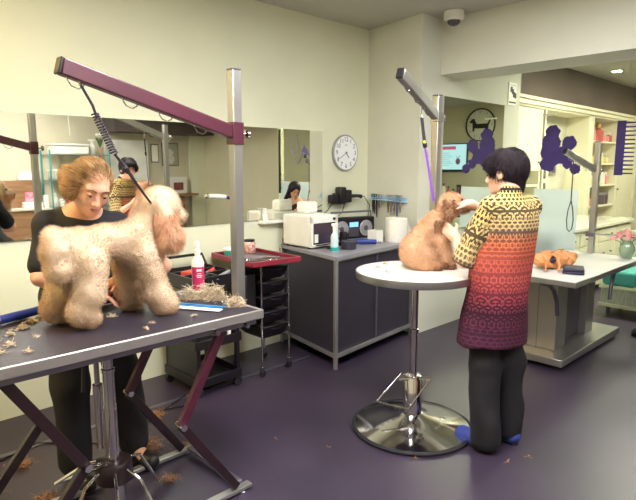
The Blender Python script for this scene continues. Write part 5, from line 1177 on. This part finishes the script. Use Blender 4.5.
def motif(fu, fv, ring, thr, ou=0.0):
    cu = MN('SUBTRACT', MN('FRACT', MN('ADD', MN('MULTIPLY', U, fu), ou)), .5); cv = MN('SUBTRACT', MN('FRACT', MN('MULTIPLY', Vv, fv)), .5)
    d = MN('SQRT', MN('ADD', MN('MULTIPLY', cu, cu), MN('MULTIPLY', MN('MULTIPLY', cv, cv), 1.2)))
    an = MN('ARCTAN2', cv, cu); pet = MN('MULTIPLY', MN('COSINE', MN('MULTIPLY', an, 6.0)), .05)
    return MN('GREATER_THAN', MN('SINE', MN('MULTIPLY', MN('ADD', d, pet), ring)), thr)
m1 = motif(22, 17, 15, .0); m2 = motif(30, 26, 12, .1); m3 = motif(27, 23, 13, .0, .3); m4 = motif(13, 10.5, 24, -.1, .2); m5 = motif(58, 50, 9, .35, .1)
band = MN('GREATER_THAN', MN('SINE', MN('MULTIPLY', Vv, 58)), .93)
zig = MN('GREATER_THAN', MN('SINE', MN('ADD', MN('MULTIPLY', Vv, 58), MN('MULTIPLY', MN('SINE', MN('MULTIPLY', U, 330)), .9))), .72)
def between(a, b_): return MN('MULTIPLY', MN('GREATER_THAN', H, a), MN('LESS_THAN', H, b_))
def mixv(*pairs):
    o = None
    for sel, v in pairs:
        x = MN('MULTIPLY', sel, v); o = x if o is None else MN('MAXIMUM', o, x)
    return o
mask = mixv((between(.90, 1.2), m2), (between(.815, .90), m4), (between(.75, .815), m2), (between(.725, .75), zig), (between(.60, .725), m3), (between(.585, .60), 1.0), (between(.50, .585), m3), (between(.40, .50), m1), (between(.33, .40), m4), (between(.18, .33), m1), (between(.02, .18), m3), (between(.0, 1.2), band), (m5, .55))
strength = ramp(H, [(0, '#c8c8c8'), (.3, '#f0f0f0'), (.42, '#d0d0d0'), (.60, '#c0c0c0'), (.74, '#e8e8e8'), (1, '#ffffff')])
fac = MN('MULTIPLY', mask, strength)
mixn = nt.nodes.new('ShaderNodeMix'); mixn.data_type = 'RGBA'; nt.links.new(fac, mixn.inputs['Factor']); nt.links.new(base, mixn.inputs['A']); nt.links.new(dark, mixn.inputs['B']); nt.links.new(mixn.outputs['Result'], b.inputs['Base Color'])
def set_uv(o, c, V, per=None, z0=0.0):
    me = o.data; uv = me.uv_layers.new(name='cloth'); li = np.empty(len(me.loops), np.int32); me.loops.foreach_get('vertex_index', li)
    if per is None: u = np.arctan2(V[:, 1]-c[1], V[:, 0]-c[0])*.19; v = V[:, 2]
    else: u, v = per(V)
    if per is None: u = u+0
    a = np.stack([u[li], v[li]], 1)
    if per is None:                                    # keep the seam on the hidden side
        a[:, 0] = a[:, 0]
    uv.data.foreach_set('uv', a.astype(np.float32).ravel())

bf = Vector((-.93, .37, 0)).normalized(); br = Vector((bf.y, -bf.x, 0))      # body forward, body right (image: away/left)
c0 = Vector((-1.385, 2.745, 0))
def B(r, f, z): v = c0+br*r+bf*f; return Vector((v.x, v.y, z))
hc = B(.015, .065, 1.515); fr = frame((-.86, -.12, -.10), (-.12, .0, 1))
s = SDF((-1.95, 2.35, 0), (-1.0, 3.12, 1.66), .007)
p, R = head(s, hc, fr, .97)
shL, shR = B(-.135, -.02, 1.34), B(.150, .02, 1.335)
nb = B(0, -.015, 1.40)
s.cap(tuple(hc-fr[1]*.035-fr[2]*.06), tuple(nb), .047, .052, .03)
s.cap(tuple(shL), tuple(shR), .042, .042, .04); s.cap(tuple(nb-Vector((0, 0, .1))), tuple(B(0, .02, .95)), .088, .10, .04); s.cap(tuple(B(-.05, .03, .88)), tuple(B(.04, .03, .88)), .085, .085, .05)
elL = B(-.205, .085, 1.05); wrL = Vector((-1.665, 2.70, 1.155)); elR = B(.20, .24, 1.24); wrR = Vector((-1.66, 2.84, 1.335))
s.cap(tuple(shL), tuple(elL), .047, .037, .02); s.cap(tuple(elL), tuple(wrL), .037, .024, .015); hand_(s, wrL, (-.6, .1, .35), (-.3, .9, 0), curl=.3, side=-1)
s.cap(tuple(shR), tuple(elR), .047, .037, .02); s.cap(tuple(elR), tuple(wrR), .037, .025, .015); hand_(s, wrR, (-.5, -.25, .0), (0, 0, -1), curl=.4, side=1)
for q, an in ((-1, B(-.095, -.02, .09)), (1, B(.10, .03, .09))):
    s.cap(tuple(B(.065*q-.01, .03, .86)), tuple(B(.085*q, .03, .47)), .07, .055, .04); s.cap(tuple(B(.09*q, .03, .47)), tuple(an), .052, .036, .03); s.cap(tuple(an), tuple(an+bf*.12-Vector((0, 0, .05))), .034, .030, .02)
V, F = s.mesh(); V = relax(V, F, 1, .4); np_mesh('body', V, F, mat('fair_skin', '#e3b6a0', .5, col2='#dba992', scale=14, sub=.15), t)
face_parts(t, p, R, .97, brow=HAIRD)
# trousers
s = SDF((-1.75, 2.4, .02), (-1.05, 3.05, .95), .008)
for q, an in ((-1, B(-.095, -.02, .07)), (1, B(.10, .03, .07))):
    s.cap(tuple(B(.06*q-.015, .045, .70)), tuple(B(.088*q, .03, .47)), .082, .082, .02); s.cap(tuple(B(.088*q, .03, .47)), tuple(an), .082, .082, .02)
s.wrinkle(.006, (26, 24, 19), .7); V, F = s.mesh(); V = relax(V, F, 2); np_mesh('trousers', V, F, BLACKC, t)
shoe(t, B(-.095, .03, 0), tuple(bf*1+br*-.35), SHOEB); shoe(t, B(.10, .06, 0), tuple(bf), SHOEB)
# tunic body
s = SDF((-1.85, 2.3, .52), (-.98, 3.15, 1.47), .008)
s.cap(tuple(shL), tuple(shR+br*.012), .062, .062, .04); s.cap(tuple(nb-Vector((0, 0, .10))), tuple(B(-.01, .02, .90)), .105, .125, .05)
for q in (-1, 1): s.cap(tuple(B(.085*q, -.01, 1.27)), tuple(B(.07*q-.01, .02, 1.0)), .09, .10, .04)
for a in range(0, 12):
    an = a*PI/6; s.cap(tuple(B(.06*math.cos(an)-.01, .02+.03*math.sin(an), 1.10)), tuple(B(-.03+.095*math.cos(an), .05+.055*math.sin(an), .57)), .088, .098, .04)
s.cap(tuple(nb-Vector((0, 0, .04))), tuple(nb+Vector((0, 0, .016))), .072, .060, .03)
s.cap(tuple(nb+bf*.02+Vector((0, 0, .02))), tuple(nb+bf*.03+Vector((0, 0, .14))), .044, .05, .005, 's')
s.half((0, 0, .60), (0, 0, -1))
s.wrinkle(.006, (21, 23, 12), .4); V, F = s.mesh(); V = relax(V, F, 2); tu = np_mesh('tunic', V, F, TU, t)
cc = B(0, .04, 0); fa = math.atan2(bf.y, bf.x)
def perU(V):
    an = np.arctan2(V[:, 1]-cc.y, V[:, 0]-cc.x)-fa; an = np.mod(an, 2*PI); return an*.19, V[:, 2]
set_uv(tu, cc, V, perU)
def sleeve(sh, el, seed):
    s = SDF(tuple(np.minimum(sh, el)-.14), tuple(np.maximum(sh, el)+.14), .007)
    s.cap(tuple(sh), tuple(sh.lerp(el, .5)), .056, .062, .03); s.cap(tuple(sh.lerp(el, .5)), tuple(sh.lerp(el, 1.0)), .062, .068, .03)
    d = (el-sh).normalized(); e_ = sh.lerp(el, .98)+d*.02; s.half(tuple(e_), tuple(d)); s.cap(tuple(sh.lerp(el, .7)), tuple(el+d*.2), .050, .064, .004, 's')
    s.wrinkle(.004, (26, 24, 18), seed); V, F = s.mesh(); V = relax(V, F, 2); o = np_mesh('sleeve', V, F, TU, t)
    a1 = d.orthogonal().normalized(); a2 = d.cross(a1); A = np.array(V)-np.array(sh)
    def per(Vq):
        return np.arctan2(A@np.array(a1), A@np.array(a2))*.09, 1.42-(A@np.array(d))*.62
    set_uv(o, sh, V, per)
sleeve(shL, elL, 1.3); sleeve(shR, elR, 2.0)
# short dark hair
r_, f_, u_ = fr
s = SDF(tuple(hc-Vector((.2, .2, .18))), tuple(hc+Vector((.2, .2, .2))), .005)
s.ell(p(0, -.022, .040), (.090, .104, .093), R, .02); s.ell(p(0, -.062, .0), (.072, .058, .085), R, .03); s.ell(p(0, -.075, -.065), (.045, .03, .035), R, .02)
s.ell(p(0, .048, .066), (.064, .046, .036), R, .02)
for q in (1, -1): s.ell(p(.070*q, .028, .03), (.020, .036, .034), R, .012)
s.ell(p(0, .115, -.03), (.09, .085, .075), R, .010, 's')
for q in (1, -1): s.ell(p(.088*q, .012, -.022), (.024, .036, .038), R, .006, 's')
V, F = s.mesh(); V = relax(V, F, 2); hair = np_mesh('hair', V, F, HAIRD, t)
def cmb(P):
    d = P-np.array(p(0, -.02, .12)); d[:, 2] = -np.abs(d[:, 2])-.05; return d/np.linalg.norm(d, axis=1)[:, None]
a_ = strands(V, F, 9000, .035, .0018, .16, 12, comb=cmb, lay=True); tag(np_mesh('hair_strands', *a_, HAIRD, hair), kind='stuff')

# ---- tote bag (cloth over a soft form)
s = SDF((-2.1, 3.95, .7605), (-1.4, 4.85, 1.02), .006)
s.ell((-1.79, 4.36, .825), (.085, .20, .062), k=.03); s.ell((-1.82, 4.24, .83), (.08, .11, .06), k=.03); s.ell((-1.76, 4.50, .81), (.08, .12, .055), k=.03)
s.ell((-1.735, 4.22, .835), (.035, .045, .028), k=.006, op='s'); s.half((0, 0, .7615), (0, 0, -1)); s.wrinkle(.003, (40, 34, 50), .5)
V, F = s.mesh(); V = relax(V, F, 1); V = fluff(V, .022, 11, 3); V = fluff(V, .008, 34, 5); V[:, 2] = np.maximum(V[:, 2], .7612)
t = thing('tote_bag', 'crumpled orange tote bag with dark print on the pedestal table behind wallet', 'bag', (-1.77, 4.4, .766))
ORG = mat('orange_cloth', '#dd9a66', .8, col2='#c98450', scale=12, bump=.2, bscale=60)
np_mesh('bag_body', V, F, ORG, t)
obj('strap', MB().tube([(-1.76, 4.26, .875), (-1.70, 4.20, .86), (-1.665, 4.16, .81), (-1.66, 4.13, .777)], .009, 6), ORG, t)
obj('strap', MB().tube([(-1.80, 4.17, .87), (-1.75, 4.12, .84), (-1.74, 4.09, .777)], .009, 6), ORG, t)
obj('dark_lining', MB().ell((-1.755, 4.225, .832), (.030, .040, .024), 14), NAVY, t)
for i in range(9):
    y = 4.28+i*.045; x = -1.775-.012*math.sin(i); 
    j = np.argmin((V[:, 0]-x)**2+(V[:, 1]-y)**2-V[:, 2]*.02); q = V[j]
    obj('print_mark', MB().ell((q[0], q[1], q[2]+.0), (.011, .014, .003), 8), mat('dark_print', '#3b3040'), t)

# ---- seated person by the glass (seen in the long mirror)
PX, PY = -1.03, 5.62
t = thing('person', 'person with long dark hair seated looking at phone, seen in the long mirror', 'person', (PX, PY+.05, 0))
def S_(x, y, z): return (PX+x, PY+y, z)
s = SDF(S_(-.55, -.5, .02), S_(.5, .3, 1.42), .009)
hc = Vector(S_(-.05, -.07, 1.20)); fr = frame((-.85, -.35, -.60), (-.3, -.1, 1)); p, R = head(s, hc, fr, .97)
s.cap(tuple(hc+Vector((.03, .02, -.07))), S_(.02, .02, 1.06), .045, .05, .03); s.cap(S_(0.03, -.12, 1.01), S_(0.03, .17, 1.01), .05, .05, .04); s.cap(S_(.03, .02, .98), S_(.06, .02, .60), .11, .12, .05)
for q in (-1, 1):
    s.cap(S_(.03, .02+.15*q, 1.01), S_(-.06, .02+.18*q, .80), .042, .034, .02); s.cap(S_(-.06, .02+.18*q, .80), S_(-.26, .0+.05*q, .97), .034, .024, .015)
    hand_(s, S_(-.26, .05*q, .97), (-.3, -.1*q, .9), (-.5, -.3*q, 0), curl=.7, side=q)
    s.cap(S_(.03, .02+.09*q, .555), S_(-.34, .02+.10*q, .53), .08, .06, .03); s.cap(S_(-.34, .02+.10*q, .53), S_(-.33, .02+.10*q, .10), .052, .036, .03); s.cap(S_(-.33, .02+.10*q, .07), S_(-.42, .02+.10*q, .05), .034, .03, .02)
V, F = s.mesh(); V = relax(V, F, 1); np_mesh('body', V, F, SKIN, t); face_parts(t, p, R, .97, brow=HAIRD)
s = SDF(S_(-.3, -.3, .46), S_(.35, .3, 1.05), .010); s.cap(S_(.03, .02, .94), S_(.06, .02, .60), .125, .135, .05); s.half((0, 0, 1.0), (0, 0, 1)); V, F = s.mesh(); np_mesh('vest_top', V, F, mat('dark_vest', '#2c2430', .8), t)
s = SDF(S_(-.5, -.3, .07), S_(.3, .3, .72), .010)
for q in (-1, 1): s.cap(S_(.05, .02+.09*q, .565), S_(-.34, .02+.10*q, .54), .094, .076, .03); s.cap(S_(-.34, .02+.10*q, .54), S_(-.33, .02+.10*q, .12), .070, .058, .03)
V, F = s.mesh(); V = relax(V, F, 1); np_mesh('trousers', V, F, BLACKC, t)
s = SDF(tuple(hc-Vector((.25, .25, .35))), tuple(hc+Vector((.25, .25, .2))), .007)
s.ell(p(0, -.02, .04), (.09, .10, .09), R, .02); s.cap(p(.06, -.02, 0), p(.085, -.06, -.20), .04, .03, .03); s.cap(p(-.06, -.02, 0), p(-.085, -.06, -.20), .04, .03, .03); s.cap(p(0, -.07, 0), p(0, -.13, -.18), .07, .06, .04); s.ell(p(0, .11, -.03), (.05, .08, .11), R, .01, 's')
V, F = s.mesh(); np_mesh('hair', V, F, HAIRD, t)
for q in (-1, 1): shoe(t, S_(-.37, .02+.10*q, 0), (-1, 0, 0), BLACKP, .2, .04)
one('mobile_phone', MB().box(S_(-.375, -.05, 1.05), S_(-.365, .05, 1.12)), BLACKP, 'dark phone held by the seated person, seen in the long mirror', 'phone', bev=.003)
t = thing('waiting_chair', 'dark upholstered chair under the seated person, seen in the long mirror', 'chair', S_(.02, .02, 0))
obj('seat', MB().box(S_(-.22, -.22, .40), S_(.24, .26, .465)), BLACKP, t, bev=.02)
obj('backrest', MB().box(S_(.245, -.22, .46), S_(.30, .26, .95)), BLACKP, t, bev=.02)
for x in (-.19, .22):
    for y in (-.19, .23): obj('leg', MB().cyl(S_(x, y, 0), S_(x, y, .40), .014, n=10), CHROME, t)
# ------------------------------------------------------------------ lamps
def lamp_panel(x, y, z, sx, sy, power, col, lab, grp='ceiling panels'):
    t = thing('ceiling_light', lab, 'lamp', (x, y, z-.03), grp)
    obj('frame', MB().box((x-sx/2-.02, y-sy/2-.02, z-.03), (x+sx/2+.02, y+sy/2+.02, z-.001)), WHITEP, t)
    mm = bpy.data.materials.new('lit_panel'); mm.use_nodes = True; b = mm.node_tree.nodes['Principled BSDF']
    b.inputs['Base Color'].default_value = (.9, .9, .9, 1); b.inputs['Emission Color'].default_value = col+(1,); b.inputs['Emission Strength'].default_value = power
    obj('diffuser', MB().box((x-sx/2, y-sy/2, z-.036), (x+sx/2, y+sy/2, z-.031)), mm, t, smooth=False)
NEUT = (.98, .975, .945)
lamp_panel(-1.3, 1.2, CH, 1.2, .6, 44, NEUT, 'ceiling light panel above the aisle between the salon tables')
lamp_panel(-1.3, 3.0, CH, 1.2, .35, 30, NEUT, 'ceiling light panel over the round table')
lamp_panel(.7, 2.2, CH, .6, 1.2, 34, NEUT, 'ceiling light panel near the wire shelf, out of frame')
lamp_panel(-3.0, -.4, CH, .5, .5, 70, (1.0, .72, .30), 'warm square ceiling light panel left of the big table')
lamp_panel(-1.6, 7.0, CH, .8, .8, 60, (1.0, .93, .76), 'ceiling light panel inside the reception beyond the glass')
lamp_panel(-1.6, 9.4, CH, .6, .6, 50, (1.0, .93, .76), 'ceiling light panel at the far end of reception')
t = thing('downlight', 'small round lit downlight in the reception ceiling', 'lamp', (-2.75, 8.35, CH-.02))
obj('bezel', MB().lathe([(.06, 0), (.085, .004), (.085, .018)], (-2.75, 8.35, CH-.02), 24), WHITEP, t)
mm = bpy.data.materials.new('lit_downlight'); mm.use_nodes = True; b = mm.node_tree.nodes['Principled BSDF']; b.inputs['Emission Color'].default_value = (1, .95, .8, 1); b.inputs['Emission Strength'].default_value = 30
obj('lens', MB().lathe([(.055, 0), (.055, .004)], (-2.75, 8.35, CH-.025), 24), mm, t)

w = bpy.data.worlds.new('World'); SC.world = w; w.use_nodes = True
w.node_tree.nodes['Background'].inputs[0].default_value = (.5, .42, .55, 1); w.node_tree.nodes['Background'].inputs[1].default_value = .3

cam = bpy.data.cameras.new('Camera'); co = bpy.data.objects.new('Camera', cam); COL.objects.link(co)
cam.sensor_width = 36; cam.lens = 36*552/636; cam.clip_start = .05
co.location = (0, 0, 1.55); co.rotation_euler = (math.radians(90-8.6), 0, math.radians(45.8)); SC.camera = co
SC.view_settings.view_transform = 'Standard'; SC.view_settings.look = 'None'; SC.view_settings.gamma = 1
SC.view_settings.exposure = 0.28; SC.view_settings.use_curve_mapping = False
